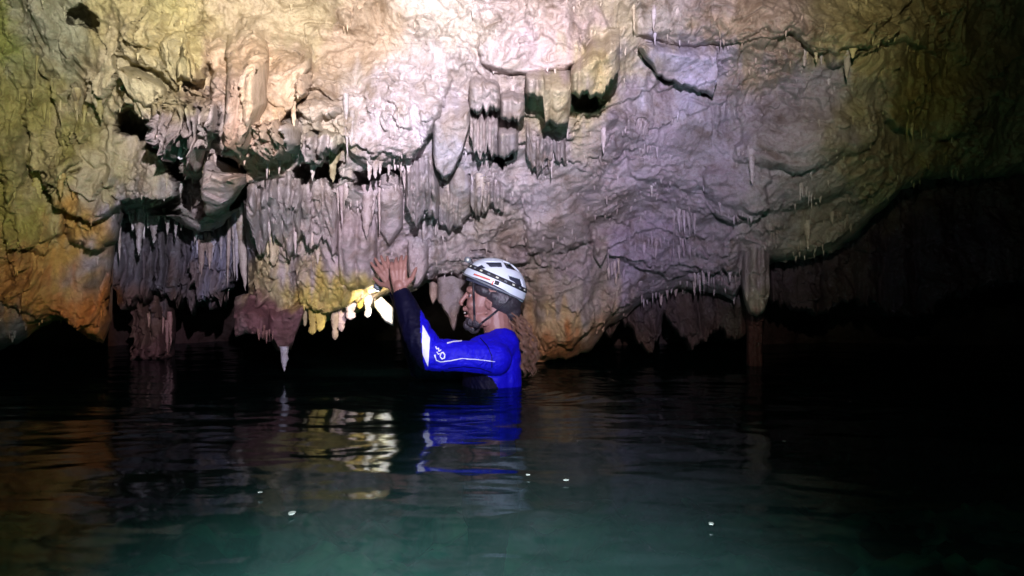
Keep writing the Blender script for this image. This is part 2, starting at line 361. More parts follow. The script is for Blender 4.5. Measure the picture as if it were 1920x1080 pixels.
def build_ceiling():
    xs = np.concatenate([np.linspace(-900, -30, 70, endpoint=False), np.arange(-30, 1930, 2.1), np.linspace(1932, 2700, 60)])
    b = rim(xs)
    reg = np.concatenate([np.linspace(-700, -10, 50, endpoint=False), np.arange(-10, 704, 2.1)])
    py = np.minimum(reg[:, None], b[None])
    px = np.broadcast_to(xs[None], py.shape); B = np.broadcast_to(b[None], py.shape)
    sh = py.shape; px = px.ravel().copy(); py = py.ravel(); B = B.ravel()
    D = ceiling_depth(px, py, B)
    X = np.stack([(px - 960) / F * D, D, CH + (HOR - py) / F * D], 1)
    fl, ca = styles(px, py)
    r = rock_noise(X, fl, ca)
    edge = sm(0, 30, B - py) * .8 + .2
    r = r * edge
    # push mostly towards the viewer, a little downwards so lips overhang
    D2 = D - r
    X = np.stack([(px - 960) / F * D, D2, CH + (HOR - py) / F * D - .25 * r], 1)
    X[:, 0] *= D2 / D * .5 + .5; 
    col = mineral_beam_tint(px, py)
    X = X.reshape(*sh, 3); col = col.reshape(*sh, 3)
    rows = [X]; crow = [col]
    last = X[-1]; slope = (last[:, 2] - CH) / last[:, 1]
    for s in (.03, .08, .16, .3, .5, .8, 1.2, 1.8, 2.6):
        R = last.copy(); R[:, 1] += s; R[:, 2] += np.maximum(slope * 1.3, .12) * s + .05 * fbm(last * 6 + s * 3, 3) * min(1, s * 5)
        R[:, 0] += last[:, 0] / last[:, 1] * s
        rows.append(R[None]); crow.append(col[-1:])
    X = np.concatenate(rows); col = np.concatenate(crow)
    nr, nc = X.shape[:2]
    fc = grid_faces(nr, nc); dead = np.zeros(nr * nc, bool); dead[:sh[0] * nc] = (B - py < 1e-6); dead[(sh[0] - 1) * nc:sh[0] * nc] = False
    top_dead = dead[fc].sum(1); last_row = fc.max(1) < sh[0] * nc
    allrim = np.concatenate([B - py < 1e-6, np.zeros((nr - sh[0]) * nc, bool)])[fc].all(1) & last_row
    me = mesh_from('cave_ceiling', X.reshape(-1, 3), fc[~allrim], True, ROCK)
    set_mineral_beam_tint(me, col.reshape(-1, 3))
    link('cave_ceiling', me, kind='structure')
    return sh, X[:sh[0]], py.reshape(sh), xs
CSH, CX, CPY, CXS = build_ceiling()
def surf(px, py):
    """point of the ceiling seen in the photo at px, py"""
    c = int(np.clip(np.searchsorted(CXS, px), 1, len(CXS) - 1)); r = int(np.clip(np.searchsorted(CPY[:, c], py), 1, CSH[0] - 1))
    return CX[r, c]

# ------------------------------------------------------------------ the back wall, lake bed, water
def build_back():
    xs = np.linspace(-1, 1, 420); zs = np.linspace(2.4, -1.6, 200)
    PX = 960 + xs * 2600; 
    px = np.broadcast_to(PX[None], (200, 420)).ravel(); z = np.broadcast_to(zs[:, None], (200, 420)).ravel()
    D = np.interp(px, [-1640, -300, 200, 450, 700, 900, 1150, 1500, 1900, 2600, 3560], [3.0, 4.4, 5.8, 6.6, 6.8, 6.6, 6.0, 6.2, 6.0, 4.4, 3.0])
    X = np.stack([(px - 960) / F * D, D, z], 1)
    r = .25 * fbm(X * 1.3, 3) + .06 * ridged(X * np.array([7, 7, 2.]), 3) + .02 * fbm(X * 16, 3)
    X[:, 1] -= r
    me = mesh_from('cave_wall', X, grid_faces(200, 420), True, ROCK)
    a, bb = project(X); c = mineral_beam_tint(a, np.clip(bb, 0, 640)) * np.array([.2, .18, .18])  # darkness of the cavity painted in: wall colour scaled far down
    set_mineral_beam_tint(me, c); link('cave_wall', me, kind='structure')
build_back()

def build_water():
    n = 520; u = np.linspace(-1, 1, n); y = .12 + 7.3 * np.linspace(0, 1, n) ** 1.6
    U, Y = np.meshgrid(u, y); x = U * (1.2 + Y * 1.1)
    v = np.stack([x.ravel(), Y.ravel(), np.zeros(n * n)], 1)
    rr = np.hypot(v[:, 0] + .10, v[:, 1] - 3.05); z = .0012 * np.sin(rr * 75) * np.exp(-((rr - .4) / .28) ** 2) + .0050 * fbm(v * np.array([2.2, 3.6, 1]) + 4, 3, .45) + .0011 * fbm(v * np.array([12, 18, 1]), 2) * (.3 + .7 * sm(-.2, .5, pn(v * .9)))
    v[:, 2] = z
    m = bpy.data.materials.new('lake_water'); m.use_nodes = True; nt = m.node_tree; nn = nt.nodes; L = nt.links; nn.clear()
    out = nn.new('ShaderNodeOutputMaterial'); mix = nn.new('ShaderNodeMixShader'); fr = nn.new('ShaderNodeFresnel'); fr.inputs[0].default_value = 1.21
    gl = nn.new('ShaderNodeBsdfGlossy'); gl.inputs['Roughness'].default_value = .085; gl.inputs['Color'].default_value = (.58, .64, .70, 1)
    tr = nn.new('ShaderNodeBsdfTransparent'); tr.inputs[0].default_value = (.21, .68, .62, 1)
    df = nn.new('ShaderNodeBsdfDiffuse'); df.inputs[0].default_value = (.02, .06, .055, 1)
    m2 = nn.new('ShaderNodeMixShader'); m2.inputs[0].default_value = .06
    g = nn.new('ShaderNodeNewGeometry'); no = nn.new('ShaderNodeTexNoise'); no.inputs['Scale'].default_value = 9; no.inputs['Detail'].default_value = 2
    mp = nn.new('ShaderNodeMapping'); mp.inputs['Scale'].default_value = (.6, 1.3, 1); L.new(g.outputs['Position'], mp.inputs[0]); L.new(mp.outputs[0], no.inputs['Vector'])
    bp = nn.new('ShaderNodeBump'); bp.inputs['Distance'].default_value = .004; bp.inputs['Strength'].default_value = .5
    L.new(no.outputs['Fac'], bp.inputs['Height']); L.new(bp.outputs[0], gl.inputs['Normal']); L.new(bp.outputs[0], fr.inputs['Normal'])
    L.new(tr.outputs[0], m2.inputs[1]); L.new(df.outputs[0], m2.inputs[2])
    L.new(fr.outputs[0], mix.inputs[0]); L.new(m2.outputs[0], mix.inputs[1]); L.new(gl.outputs[0], mix.inputs[2]); L.new(mix.outputs[0], out.inputs[0])
    me = mesh_from('water', v, grid_faces(n, n)[:, ::-1], True, m)
    link('water', me, kind='structure')
    # bed
    n = 300; u = np.linspace(-1, 1, n); y = -.4 + 8.0 * np.linspace(0, 1, n) ** 1.3
    U, Y = np.meshgrid(u, y); x = U * (2.5 + Y * .9)
    v = np.stack([x.ravel(), Y.ravel(), np.zeros(n * n)], 1)
    l = fbm(v * 2.1 + 6, 5, .55)
    v[:, 2] = -1.38 + .16 * l + .12 * np.maximum(0, ridged(v * 1.4 + 3, 3))
    mb, nt, b = new_mat('silted_lake_bed'); nn = nt.nodes; L = nt.links
    g = nn.new('ShaderNodeNewGeometry'); no = nn.new('ShaderNodeTexNoise'); no.inputs['Scale'].default_value = 1.7; no.inputs['Detail'].default_value = 7; no.inputs['Distortion'].default_value = .7
    L.new(g.outputs['Position'], no.inputs['Vector']); cr = nn.new('ShaderNodeValToRGB'); L.new(no.outputs['Fac'], cr.inputs[0]); e = cr.color_ramp.elements
    e[0].position = .44; e[0].color = (.02, .04, .045, 1); e[1].position = .62; e[1].color = (.46, .62, .42, 1); q = e.new(.5); q.color = (.2, .32, .3, 1)
    L.new(cr.outputs[0], b.inputs['Base Color']); b.inputs['Roughness'].default_value = .9
    me = mesh_from('lake_bed', v, grid_faces(n, n)[:, ::-1], True, mb); link('lake_bed', me, kind='structure')
build_water()

# ------------------------------------------------------------------ hanging rock masses: each its own closed rock
def mass(name, top, bot, D0, thick, label, cat, group=None, ew=12, flutes=0, fscale=.35, jag=4, noise=1.0, tilt=0.0, edge_top=False, step=2.2, tint=(1, 1, 1), flow=.6, seed=0, back=.5, bulge=.35):
    x0, x1 = max(top[0][0], bot[0][0]), min(top[-1][0], bot[-1][0])
    nc = max(10, int((x1 - x0) / step)); xs = np.linspace(x0, x1, nc)
    ty = np.interp(xs, [p[0] for p in top], [p[1] for p in top]); by = np.interp(xs, [p[0] for p in bot], [p[1] for p in bot])
    v = np.stack([xs / 16.0 + seed * 7, xs * 0 + seed, xs * 0], 1)
    endf = sm(0, 14, np.minimum(xs - x0, x1 - xs))
    by = by + jag * fbm(v, 4, .7) * endf
    if jag >= 6: by = by + (1.5 * jag * np.clip(ridged(v * 2.6 + 90, 2), 0, 1) ** 4 + .9 * jag * np.clip(ridged(v * 5.5 + 30, 1), 0, 1) ** 5) * endf
    ty = ty + jag * .5 * fbm(v + 40, 3) * endf
    nr = max(10, int(np.max(by - ty) / step)); t = np.linspace(0, 1, nr)
    py = ty[None] + t[:, None] * np.maximum(by - ty, 1)[None]; px = np.broadcast_to(xs[None], py.shape)
    e = np.minimum(np.minimum(px - x0, x1 - px), (by[None] - py))
    if edge_top: e = np.minimum(e, py - ty[None])
    q = np.clip(e / ew, 0, 1); prof = np.sqrt(np.clip(1 - (1 - q) ** 2, 0, 1))
    if callable(D0): base = D0(px.ravel(), py.ravel()).reshape(py.shape)
    else: base = np.full(py.shape, float(D0)) + tilt * (t[:, None] - .5)
    if callable(D0): base = base + (D0.__closure__[0].cell_contents + .05) * (1 - sm(0, .45, t))[:, None]
    fl = 0
    if flutes:
        ph = px * 2 * math.pi / flutes + 2.2 * pn(np.stack([px.ravel() / 60 + seed, py.ravel() / 200, px.ravel() * 0], 1)).reshape(px.shape)
        fl = (np.abs(np.cos(ph / 2)) ** .7 - .5) * fscale * thick
    d = base - thick * prof * (1 - bulge + bulge * t[:, None]) - fl * prof
    pxf, pyf = px.ravel(), py.ravel(); df = d.ravel()
    X = np.stack([(pxf - 960) / F * df, df, CH + (HOR - pyf) / F * df], 1)
    n = len(pxf)
    r = rock_noise(X + seed * 1.7, np.full(n, flow), np.full(n, .25)) * noise * (.25 + .75 * prof.ravel())
    X[:, 1] -= r; X[:, 2] -= .2 * r
    Xf = X.reshape(nr, nc, 3)
    # back sheet, deeper
    bk = base + back * (0.15 + .85 * prof)
    bf = bk.ravel(); Xb = np.stack([(pxf - 960) / F * bf, bf, CH + (HOR - pyf) / F * bf], 1).reshape(nr, nc, 3)
    V = np.concatenate([Xf.reshape(-1, 3), Xb.reshape(-1, 3)])
    fs = [grid_faces(nr, nc), grid_faces(nr, nc, n)[:, ::-1]]
    idx = np.arange(n).reshape(nr, nc)
    loop = np.concatenate([idx[0, :], idx[1:, -1], idx[-1, -2::-1], idx[-2:0:-1, 0]])
    l2 = np.roll(loop, -1)
    fs.append(np.stack([loop, l2, l2 + n, loop + n], 1))
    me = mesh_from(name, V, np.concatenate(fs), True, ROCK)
    c = mineral_beam_tint(np.concatenate([pxf, pxf]), np.concatenate([pyf, pyf])) * np.array(tint)
    set_mineral_beam_tint(me, c)
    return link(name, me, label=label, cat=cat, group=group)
def on(off):
    """depth of the ceiling's smooth base less off"""
    return lambda a, b: D1(a, b) - off

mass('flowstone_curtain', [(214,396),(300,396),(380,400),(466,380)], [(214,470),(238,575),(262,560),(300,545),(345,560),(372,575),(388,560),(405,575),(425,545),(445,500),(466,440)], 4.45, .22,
     'dim grey brown flowstone curtain set back in the dark opening left of the middle', 'flowstone', flutes=26, fscale=.5, jag=20, seed=1, tint=(.5,.5,.54))  # low tint paints in the shade of the opening
mass('flowstone_column', [(256,520),(290,510),(328,520)], [(256,668),(290,672),(328,668)], 4.75, .2,
     'reddish brown fluted flowstone column running down into the dark water at left', 'flowstone', flutes=19, fscale=.6, jag=6, seed=2, tint=(.5,.45,.45), noise=1.5)  # column colour darkened to carry the opening's shade
mass('hanging_curtain', [(368,380),(410,375),(464,372)], [(368,470),(385,520),(405,560),(425,540),(445,525),(464,440)], 4.2, .14,
     'bluish grey ribbed curtain hanging right of the dark opening at left', 'dripstone curtain', flutes=11, fscale=.6, jag=24, seed=3, tint=(.8,.8,.85))
mass('rock_cone', [(428,70),(455,60),(505,60)], [(428,240),(440,285),(455,302),(468,285),(505,190)], on(.28), .20,
     'orange cream tapering flowstone cone hanging at upper left of centre', 'flowstone', flutes=60, fscale=.25, jag=4, ew=22, seed=4, noise=.6, flow=1)
mass('flowstone_rib', [(470,170),(520,120),(585,95)], [(470,296),(488,285),(525,225),(585,128)], on(.17), .12,
     'smooth cream diagonal flowstone rib beside the orange cone', 'flowstone', jag=3, seed=5, noise=.4, flow=1)
mass('flowstone_cone', [(342,138),(363,52),(386,138)], [(342,152),(352,148),(366,160),(386,150)], on(.20), .10,
     'pale grey cone of flowstone widening downwards above the cream cluster', 'flowstone', flutes=15, fscale=.5, jag=5, ew=8, seed=42, noise=.7, tint=(1.1, 1.1, 1.1))
mass('hanging_rock', [(236,120),(270,118),(316,150)], [(236,140),(258,190),(285,205),(316,198)], on(.22), .14,
     'pale cream hanging plate above the dark hole at upper left', 'rock', jag=5, seed=6, noise=.7)
mass('hanging_rock', [(290,170),(310,180),(332,205)], [(290,215),(305,240),(318,246),(332,225)], on(.30), .10,
     'small pale yellow block beneath the cream plate at upper left', 'rock', jag=3, seed=7, noise=.5)
mass('hanging_rock', [(384,330),(405,285),(424,300),(462,320)], [(384,390),(392,404),(425,395),(462,345)], on(.30), .14,
     'tan wedge shaped rock below the orange cone, dark gaps either side', 'rock', jag=3, seed=8, noise=.6)
mass('hanging_rock', [(812,175),(845,160),(882,185)], [(812,285),(818,318),(833,336),(850,325),(868,285),(882,230)], on(.20), .10,
     'bluish white pointed slab hanging at centre above the diver', 'rock', jag=2, ew=9, seed=9, noise=.35)
mass('drapery', [(986,128),(1010,122),(1056,120),(1072,130)], [(986,175),(1000,184),(1018,186),(1022,232),(1045,236),(1066,234),(1072,180)], on(.30), .12,
     'yellowish blocky drapery with long flat flutes at top centre, shadow beneath', 'drapery', flutes=34, fscale=.35, jag=6, ew=9, seed=10, noise=.22, flow=1)
mass('drapery', [(1070,118),(1110,70),(1162,50)], [(1070,176),(1085,180),(1110,178),(1128,182),(1145,160),(1162,130)], on(.34), .12,
     'yellow olive drapery with broad flutes, right of the blocky one at top', 'drapery', flutes=38, fscale=.3, jag=9, ew=10, seed=11, noise=.25, flow=1)
mass('drapery', [(938,165),(960,160),(984,170)], [(938,222),(955,226),(984,220)], on(.24), .09,
     'short cream drapery left of the long yellowish flutes', 'drapery', flutes=22, fscale=.4, jag=9, ew=8, seed=12, noise=.25, flow=1)
mass('drapery', [(880,140),(905,130),(938,150)], [(880,205),(905,210),(938,206)], on(.20), .08,
     'pinkish grey drapery between the pale slab and the cream drapery', 'drapery', flutes=19, fscale=.4, jag=12, ew=8, seed=13, noise=.5, flow=1)
mass('drapery', [(934,225),(948,220),(972,226)], [(934,292),(946,296),(972,282)], on(.20), .08,
     'narrow cream hanging drapery under the cream short one', 'drapery', flutes=20, fscale=.4, jag=10, ew=8, seed=14, noise=.3, flow=1)
mass('hanging_rock', [(1196,86),(1230,72),(1326,66),(1344,90)], [(1196,92),(1232,142),(1290,166),(1334,180),(1344,140)], on(.10), .05,
     'flat bluish white triangular slab on the ceiling right of centre', 'rock', jag=4, ew=6, seed=15, noise=.4, tint=(1.1,1.1,1.12), bulge=.8)
mass('hanging_rock', [(1318,315),(1370,280),(1420,320)], [(1318,360),(1370,392),(1420,360)], on(.10), .08,
     'lumpy pinkish nodule low on the right ceiling with teeth beneath', 'rock', jag=5, seed=16, noise=.6)
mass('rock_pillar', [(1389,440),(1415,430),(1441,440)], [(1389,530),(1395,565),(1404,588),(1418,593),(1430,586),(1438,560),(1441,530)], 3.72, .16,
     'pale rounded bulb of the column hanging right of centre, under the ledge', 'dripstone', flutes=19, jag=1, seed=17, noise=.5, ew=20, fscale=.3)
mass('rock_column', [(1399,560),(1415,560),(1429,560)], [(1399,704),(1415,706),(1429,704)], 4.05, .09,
     'thin reddish column standing in the dark water below the pale bulb', 'dripstone', flutes=12, jag=1, seed=18, noise=.6, ew=14, tint=(.28,.22,.23))  # shade of the cavity put into the colour by the low tint
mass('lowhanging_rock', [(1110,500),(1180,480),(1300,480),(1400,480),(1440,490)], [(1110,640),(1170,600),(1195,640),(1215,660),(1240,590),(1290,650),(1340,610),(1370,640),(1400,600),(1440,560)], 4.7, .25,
     'dim brown rock mass behind the ledge teeth, right of centre', 'rock', jag=10, flutes=40, seed=19, tint=(.3,.28,.28))  # tint paints this rock dark, as shade behind the ledge
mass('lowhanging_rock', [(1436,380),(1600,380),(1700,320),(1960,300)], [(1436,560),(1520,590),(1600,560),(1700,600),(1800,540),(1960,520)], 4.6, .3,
     'dim purple rock behind the dark ledge gap at right', 'rock', jag=12, flutes=60, seed=20, tint=(.24,.2,.28))  # darkness beyond the ledge is painted in through the tint
mass('hanging_rock', [(634,380),(660,372),(708,380)], [(634,530),(655,545),(708,540)], on(.16), .12,
     'smooth mauve flowstone lobe left of the raised hands', 'flowstone', flutes=30, jag=2, ew=12, seed=21, noise=.3, flow=1)
mass('flowstone_rib', [(712,330),(735,320),(756,335)], [(712,430),(730,462),(756,425)], on(.12), .07,
     'long smooth mauve rib hanging straight down above the raised hands', 'flowstone', jag=1, ew=14, seed=22, noise=.2, flow=1)
mass('flowstone_lobe', [(505,560),(535,545),(572,560)], [(505,615),(522,656),(536,662),(550,645),(572,580)], on(.16), .10,
     'dark red purple lobe dripping towards the water, left of the lit stalactites', 'flowstone', jag=3, seed=23, noise=.5, tint=(.7,.62,.68))
mass('flowstone_lobe', [(444,555),(475,545),(512,560)], [(444,632),(470,620),(490,628),(512,640)], on(.12), .10,
     'dull purple brown lobe with small pale teeth at its lower edge', 'flowstone', jag=5, seed=24, noise=.8, tint=(.7,.62,.68))
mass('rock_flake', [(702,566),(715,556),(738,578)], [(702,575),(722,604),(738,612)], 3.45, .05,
     'pale oval flake lit white by the torch beside the black sleeve', 'rock', jag=1, ew=9, seed=25, noise=.25, tint=(1.8,2.2,2.6), edge_top=True, back=.06)  # torch glare painted in: tint lifts the flake to near white
mass('hanging_rock', [(765,450),(785,440),(806,452)], [(765,500),(776,540),(788,535),(806,500)], 3.35, .08,
     'knobbly tan rock hanging just right of the hands', 'rock', jag=3, seed=26, noise=.5)
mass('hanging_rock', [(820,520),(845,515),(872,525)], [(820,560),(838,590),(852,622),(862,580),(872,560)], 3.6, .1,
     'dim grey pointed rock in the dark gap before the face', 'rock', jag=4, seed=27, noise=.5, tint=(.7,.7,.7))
mass('hanging_rock', [(805,530),(812,526),(822,532)], [(805,550),(812,572),(822,555)], 3.6, .05,
     'small brown tooth of rock left of the grey pointed rock in the gap', 'rock', jag=1, ew=6, seed=28, noise=.3, tint=(.8,.7,.6))
mass('hanging_rock', [(1112,448),(1124,440),(1140,450)], [(1112,480),(1124,500),(1140,470)], on(.08), .05,
     'small pale tuft of dripstone at the end of the dark crack', 'dripstone', jag=3, ew=6, seed=29, noise=.4)
mass('flowstone_lobe', [(560,192),(600,175),(648,196)], [(560,210),(585,222),(604,240),(622,222),(648,216)], on(.15), .07,
     'ochre lip of rock with a pointed middle, over the small curtains', 'flowstone', jag=7, seed=30, noise=1.0)

mass('dripstone_curtain', [(470,340),(520,325),(572,335)], [(470,420),(490,470),(520,440),(545,490),(572,430)], on(.14), .10,
     'grey curtain of merged stalactites left of centre, below the orange cone', 'dripstone curtain', flutes=21, fscale=.8, jag=26, ew=7, seed=31, noise=.5, flow=1)
mass('dripstone_curtain', [(566,350),(600,330),(640,345)], [(566,420),(585,470),(610,440),(640,480)], on(.14), .10,
     'mauve curtain of merged stalactites under the broad white tipped stalactite', 'dripstone curtain', flutes=24, fscale=.8, jag=24, ew=7, seed=32, noise=.5, flow=1)
mass('dripstone_curtain', [(762,300),(800,290),(824,310)], [(762,380),(785,425),(800,400),(824,410)], on(.16), .10,
     'pinkish grey curtain of merged stalactites left of the pointed slab', 'dripstone curtain', flutes=12, fscale=.9, jag=20, ew=7, seed=33, noise=.5, flow=1)
mass('dripstone_curtain', [(822,335),(850,340),(868,335)], [(822,420),(845,432),(868,425)], on(.12), .08,
     'grey curtain below the pointed slab, above the helmet', 'dripstone curtain', flutes=11, fscale=.9, jag=12, ew=7, seed=34, noise=.5, flow=1)
mass('dripstone_curtain', [(880,195),(905,190),(934,200)], [(880,255),(900,300),(915,270),(934,295)], on(.12), .08,
     'lilac grey curtain of thin merged drips under the pinkish drapery', 'dripstone curtain', flutes=11, fscale=1.0, jag=24, ew=6, seed=35, noise=.5, flow=1)
mass('dripstone_curtain', [(300,150),(350,165),(412,170)], [(300,215),(325,285),(350,250),(375,300),(395,270),(412,240)], on(.26), .12,
     'cream crusted curtain of broken stalactites in the cluster at upper left', 'dripstone curtain', flutes=17, fscale=1.0, jag=26, ew=8, seed=36, noise=1.0)
mass('dripstone_curtain', [(500,200),(540,205),(572,225)], [(500,285),(520,305),(545,290),(572,270)], on(.22), .10,
     'knobbly grey crust beneath the diagonal rib left of centre', 'dripstone curtain', flutes=19, fscale=.7, jag=16, ew=8, seed=37, noise=1.3, flow=.2)
mass('dripstone_curtain', [(570,230),(590,222),(645,240)], [(570,280),(600,310),(625,285),(645,270)], on(.22), .10,
     'yellowish crust carrying the broad white tipped stalactite', 'dripstone curtain', flutes=19, fscale=.7, jag=14, ew=8, seed=38, noise=1.0, flow=.4)
mass('dripstone_curtain', [(880,330),(910,335),(945,340)], [(880,380),(900,410),(920,385),(945,400)], on(.08), .07,
     'lilac small curtain right of the broad smooth rib, above the helmet top', 'dripstone curtain', flutes=12, fscale=.9, jag=14, ew=6, seed=39, noise=.5, flow=1)
mass('flowstone_rib', [(842,310),(862,300),(884,315)], [(842,405),(862,425),(884,400)], on(.10), .10,
     'broad smooth tan rib between the grey curtain and the lilac one', 'flowstone', jag=2, ew=16, seed=40, noise=.25, flow=1)
mass('dripstone_curtain', [(985,225),(1010,238),(1062,250)], [(985,290),(1005,325),(1030,295),(1062,310)], on(.06), .06,
     'mauve fringe of merged drips in the shadow below the yellowish drapery', 'dripstone curtain', flutes=13, fscale=.9, jag=22, ew=6, seed=41, noise=.5, flow=1)

# ------------------------------------------------------------------ stalactites
def stal_mesh(k, blunt=False):
    rs = np.random.RandomState(100 + k); nr, ns = 22, 12
    t = np.linspace(0, 1, nr)
    rad = (1 - t ** (1.1 + rs.rand())) * .82 + .16 if not blunt else .95 - .35 * t
    rad = rad * (1 + .15 * np.sin(t * rs.uniform(6, 18) + rs.rand() * 6) + .07 * rs.randn(nr))
    rad[-1] = .02; rad[-2] *= .55 if not blunt else .8
    th = np.linspace(0, 2 * math.pi, ns, endpoint=False); fl = 1 + .16 * np.cos(th * rs.randint(2, 4) + rs.rand() * 6)
    V = np.zeros((nr, ns, 3)); cx = .35 * (rs.rand() - .5) * t ** 2 + .06 * rs.randn(nr); cy = .06 * rs.randn(nr)
    V[:, :, 0] = rad[:, None] * fl * np.cos(th) + cx[:, None]; V[:, :, 1] = rad[:, None] * fl * np.sin(th) + cy[:, None]; V[:, :, 2] = -t[:, None]
    return mesh_from('stalactite', V.reshape(-1, 3), grid_faces(nr, ns, 0, True), True, DRIP)
PROTO = [stal_mesh(k) for k in range(12)]; BLUNT = [stal_mesh(50 + k, True) for k in range(5)]
RND = random.Random(11); SPEC = []
def stal(px, y0, y1, wpx, label, group, D=None, blunt=False, tint=1.0, col=None, sway=None, row=None):
    SPEC.append(dict(px=px, y0=y0, y1=y1, w=wpx, label=label, group=group, D=D, blunt=blunt, tint=tint, col=col, sway=sway, row=row))
def fringe(pts, n, l0, l1, w, label, group, D=None, tint=1.15, spread=6, **k):
    xs = [p[0] for p in pts]; ys = [p[1] for p in pts]
    for i in range(n):
        px = xs[0] + (xs[-1] - xs[0]) * (RND.random() * .6 + .4 * (i + .5) / n if n > 8 else (i + RND.random()) / n)
        L = l0 + (l1 - l0) * RND.random() ** 1.7
        y = float(np.interp(px, xs, ys)) + RND.uniform(-spread, spread) * (1 + L / 60)
        stal(px, y - 3, y + L, w * RND.choice((.45, .6, .8, 1, 1.2, 1.7)) * (.6 + .7 * L / max(l1, 1)), label, group, D, tint=tint, row=group, **k)
ORD = 'first second third fourth fifth sixth seventh eighth ninth tenth eleventh twelfth thirteenth fourteenth fifteenth sixteenth seventeenth eighteenth nineteenth twentieth'.split()
def place_stalactites():
    big = sorted(SPEC, key=lambda q: -(q['y1'] - q['y0']) * q['w'] - (0 if q['row'] else 1e6))
    keep, rest = big[:296], big[296:]
    rows = {}
    for q in keep:
        if q['group']: rows.setdefault(q['group'], []).append(q)
    for g, m in rows.items():
        m.sort(key=lambda q: q['px']); lo = max(m, key=lambda q: q['y1'] - q['y0'])
        for i, q in enumerate(m):
            if len(m) > 20: continue
            if q is lo: q['name'] = 'longest ' + q['label']
            else: q['name'] = (ORD[i] + ' from left, ' if i < len(m) - 1 else 'last at right, ') + q['label']
    for q in keep:
        D = q['D']
        if D is None: D = float(surf(q['px'], q['y0'])[1]) + .004
        elif q['y0'] < 345: D = float(min(surf(q['px'], q['y0'])[1] + .01, surf(q['px'], (q['y0'] + q['y1']) / 2)[1] + .01))
        me = RND.choice(BLUNT if q['blunt'] else PROTO)
        o = bpy.data.objects.new('stalactite', me); COL.objects.link(o)
        h = (q['y1'] - q['y0']) / F * D; r = q['w'] * .5 / F * D
        o.location = P(q['px'], q['y0'], D) + Vector((0, 0, .12 * h)); o.scale = (r, r, h * 1.12)
        o.rotation_euler = (RND.uniform(-.05, .05), RND.uniform(-.05, .05) if q['sway'] is None else q['sway'], RND.uniform(0, .7))
        c = mineral_beam_tint(np.array([q['px']], float), np.array([q['y1']], float))[0] if q['col'] is None else np.array(q['col']) * .82
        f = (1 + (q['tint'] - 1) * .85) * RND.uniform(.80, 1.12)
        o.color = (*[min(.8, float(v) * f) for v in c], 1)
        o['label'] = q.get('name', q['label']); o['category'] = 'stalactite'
        if q['group']: o['group'] = q['group']
    return rest
G = 'stalactite'
fringe([(228,405),(262,398),(300,410)], 18, 14, 44, 9, 'thin grey white stalactite under the ledge over the dark opening at left', 'fringe over the left opening', D=3.75, tint=1.5)
stal(262,402,480,17,'long pale stalactite hanging lowest in the grey fringe at left', None, D=3.7, tint=1.5)
stal(224,410,490,9,'slim grey stalactite at the left edge of the dark opening', None, D=3.75, tint=1.4)
fringe([(300,405),(350,425),(372,450)], 9, 10, 26, 6, 'short pale stalactite along the ledge right of the grey fringe', 'short teeth over the left opening', D=3.72, tint=1.4)
fringe([(362,450),(400,455),(430,440)], 16, 16, 60, 10, 'bluish grey stalactite in the dense hanging row left of the centre', 'dense bluish row', D=3.85, tint=1.35)
fringe([(425,400),(445,385),(464,390)], 14, 50, 145, 12, 'long bluish grey stalactite at the left side of the central flowstone', 'long bluish stalactites', D=3.8, tint=1.25)
fringe([(370,470),(400,500),(440,470)], 10, 40, 90, 9, 'dim stalactite hanging below the bluish row at left', 'dim stalactites below the row', D=4.1, tint=.95)
fringe([(262,600),(295,600),(325,600)], 7, 34, 62, 5, 'thin reddish stalactite touching the dark water at left', 'drips on the left column', D=4.5, tint=1.3)
for a in [(318,262,298,11),(330,258,286,8),(352,250,330,16),(362,280,325,12),(345,215,280,13),(372,225,290,13),(388,240,300,16),(312,232,264,12),(402,262,310,15)]:
    stal(*a, 'cream stalactite in the cluster over the dark holes at upper left', 'cream cluster at upper left', D=2.75, tint=1.25, blunt=RND.random() < .4)
stal(336,268,300,13,'white blunt stalactite standing out against the dark hole at upper left', None, D=2.7, col=(.75,.72,.68), blunt=True)
stal(360,285,328,17,'white tipped broad stalactite at the bottom of the cream cluster', None, D=2.68, col=(.66,.6,.56))
stal(388,265,334,24,'broad yellowish stalactite with a flat end right of the white tipped one', None, D=2.72, col=(.52,.45,.27), blunt=True)
stal(414,268,294,7,'tiny pale stick of dripstone under a round knob at upper left', None, D=2.7, col=(.6,.55,.5), blunt=True)
stal(276,214,222,6,'tiny bright drop inside the dark hole at upper left', None, D=2.9, col=(.85,.85,.85), blunt=True)
stal(590,255,340,30,'broad white tipped stalactite with yellow root left of centre', None, D=2.62, col=(.66,.6,.56), blunt=False)
stal(625,262,342,27,'smooth yellow stalactite beside the broad white tipped one', None, D=2.62, col=(.60,.52,.32))
stal(548,268,300,9,'small white stalactite on the lumpy rock beside the orange cone', None, D=2.65, tint=1.3)
stal(550,196,240,14,'cream stalactite close under the diagonal rib', None, D=2.5, tint=1.2)
stal(648,190,296,12,'long white stalactite down the left side of the pale smooth lobe', None, D=2.5, col=(.66,.6,.6))
stal(660,215,275,9,'slender white stalactite just right of the long white one', None, D=2.48, col=(.66,.6,.6))
fringe([(690,202),(720,196),(780,215)], 12, 8, 34, 7, 'small white drip on the pale smooth lobe at centre', 'drips on the pale lobe', tint=1.25)
fringe([(650,288),(720,300),(790,290)], 10, 10, 36, 9, 'pale stalactite along the lower lip of the smooth lobe', 'teeth under the pale lobe', D=2.66, tint=1.15)
fringe([(735,305),(775,305),(800,300)], 12, 20, 48, 9, 'thin pinkish stalactite in the row under the smooth lobe right end', 'row right of the lobe', D=2.8, tint=1.15)
fringe([(468,370),(510,355),(560,360)], 11, 50, 130, 11, 'long grey stalactite grown together in the flowstone left of centre', 'long grey stalactites at left of centre', tint=1.15)
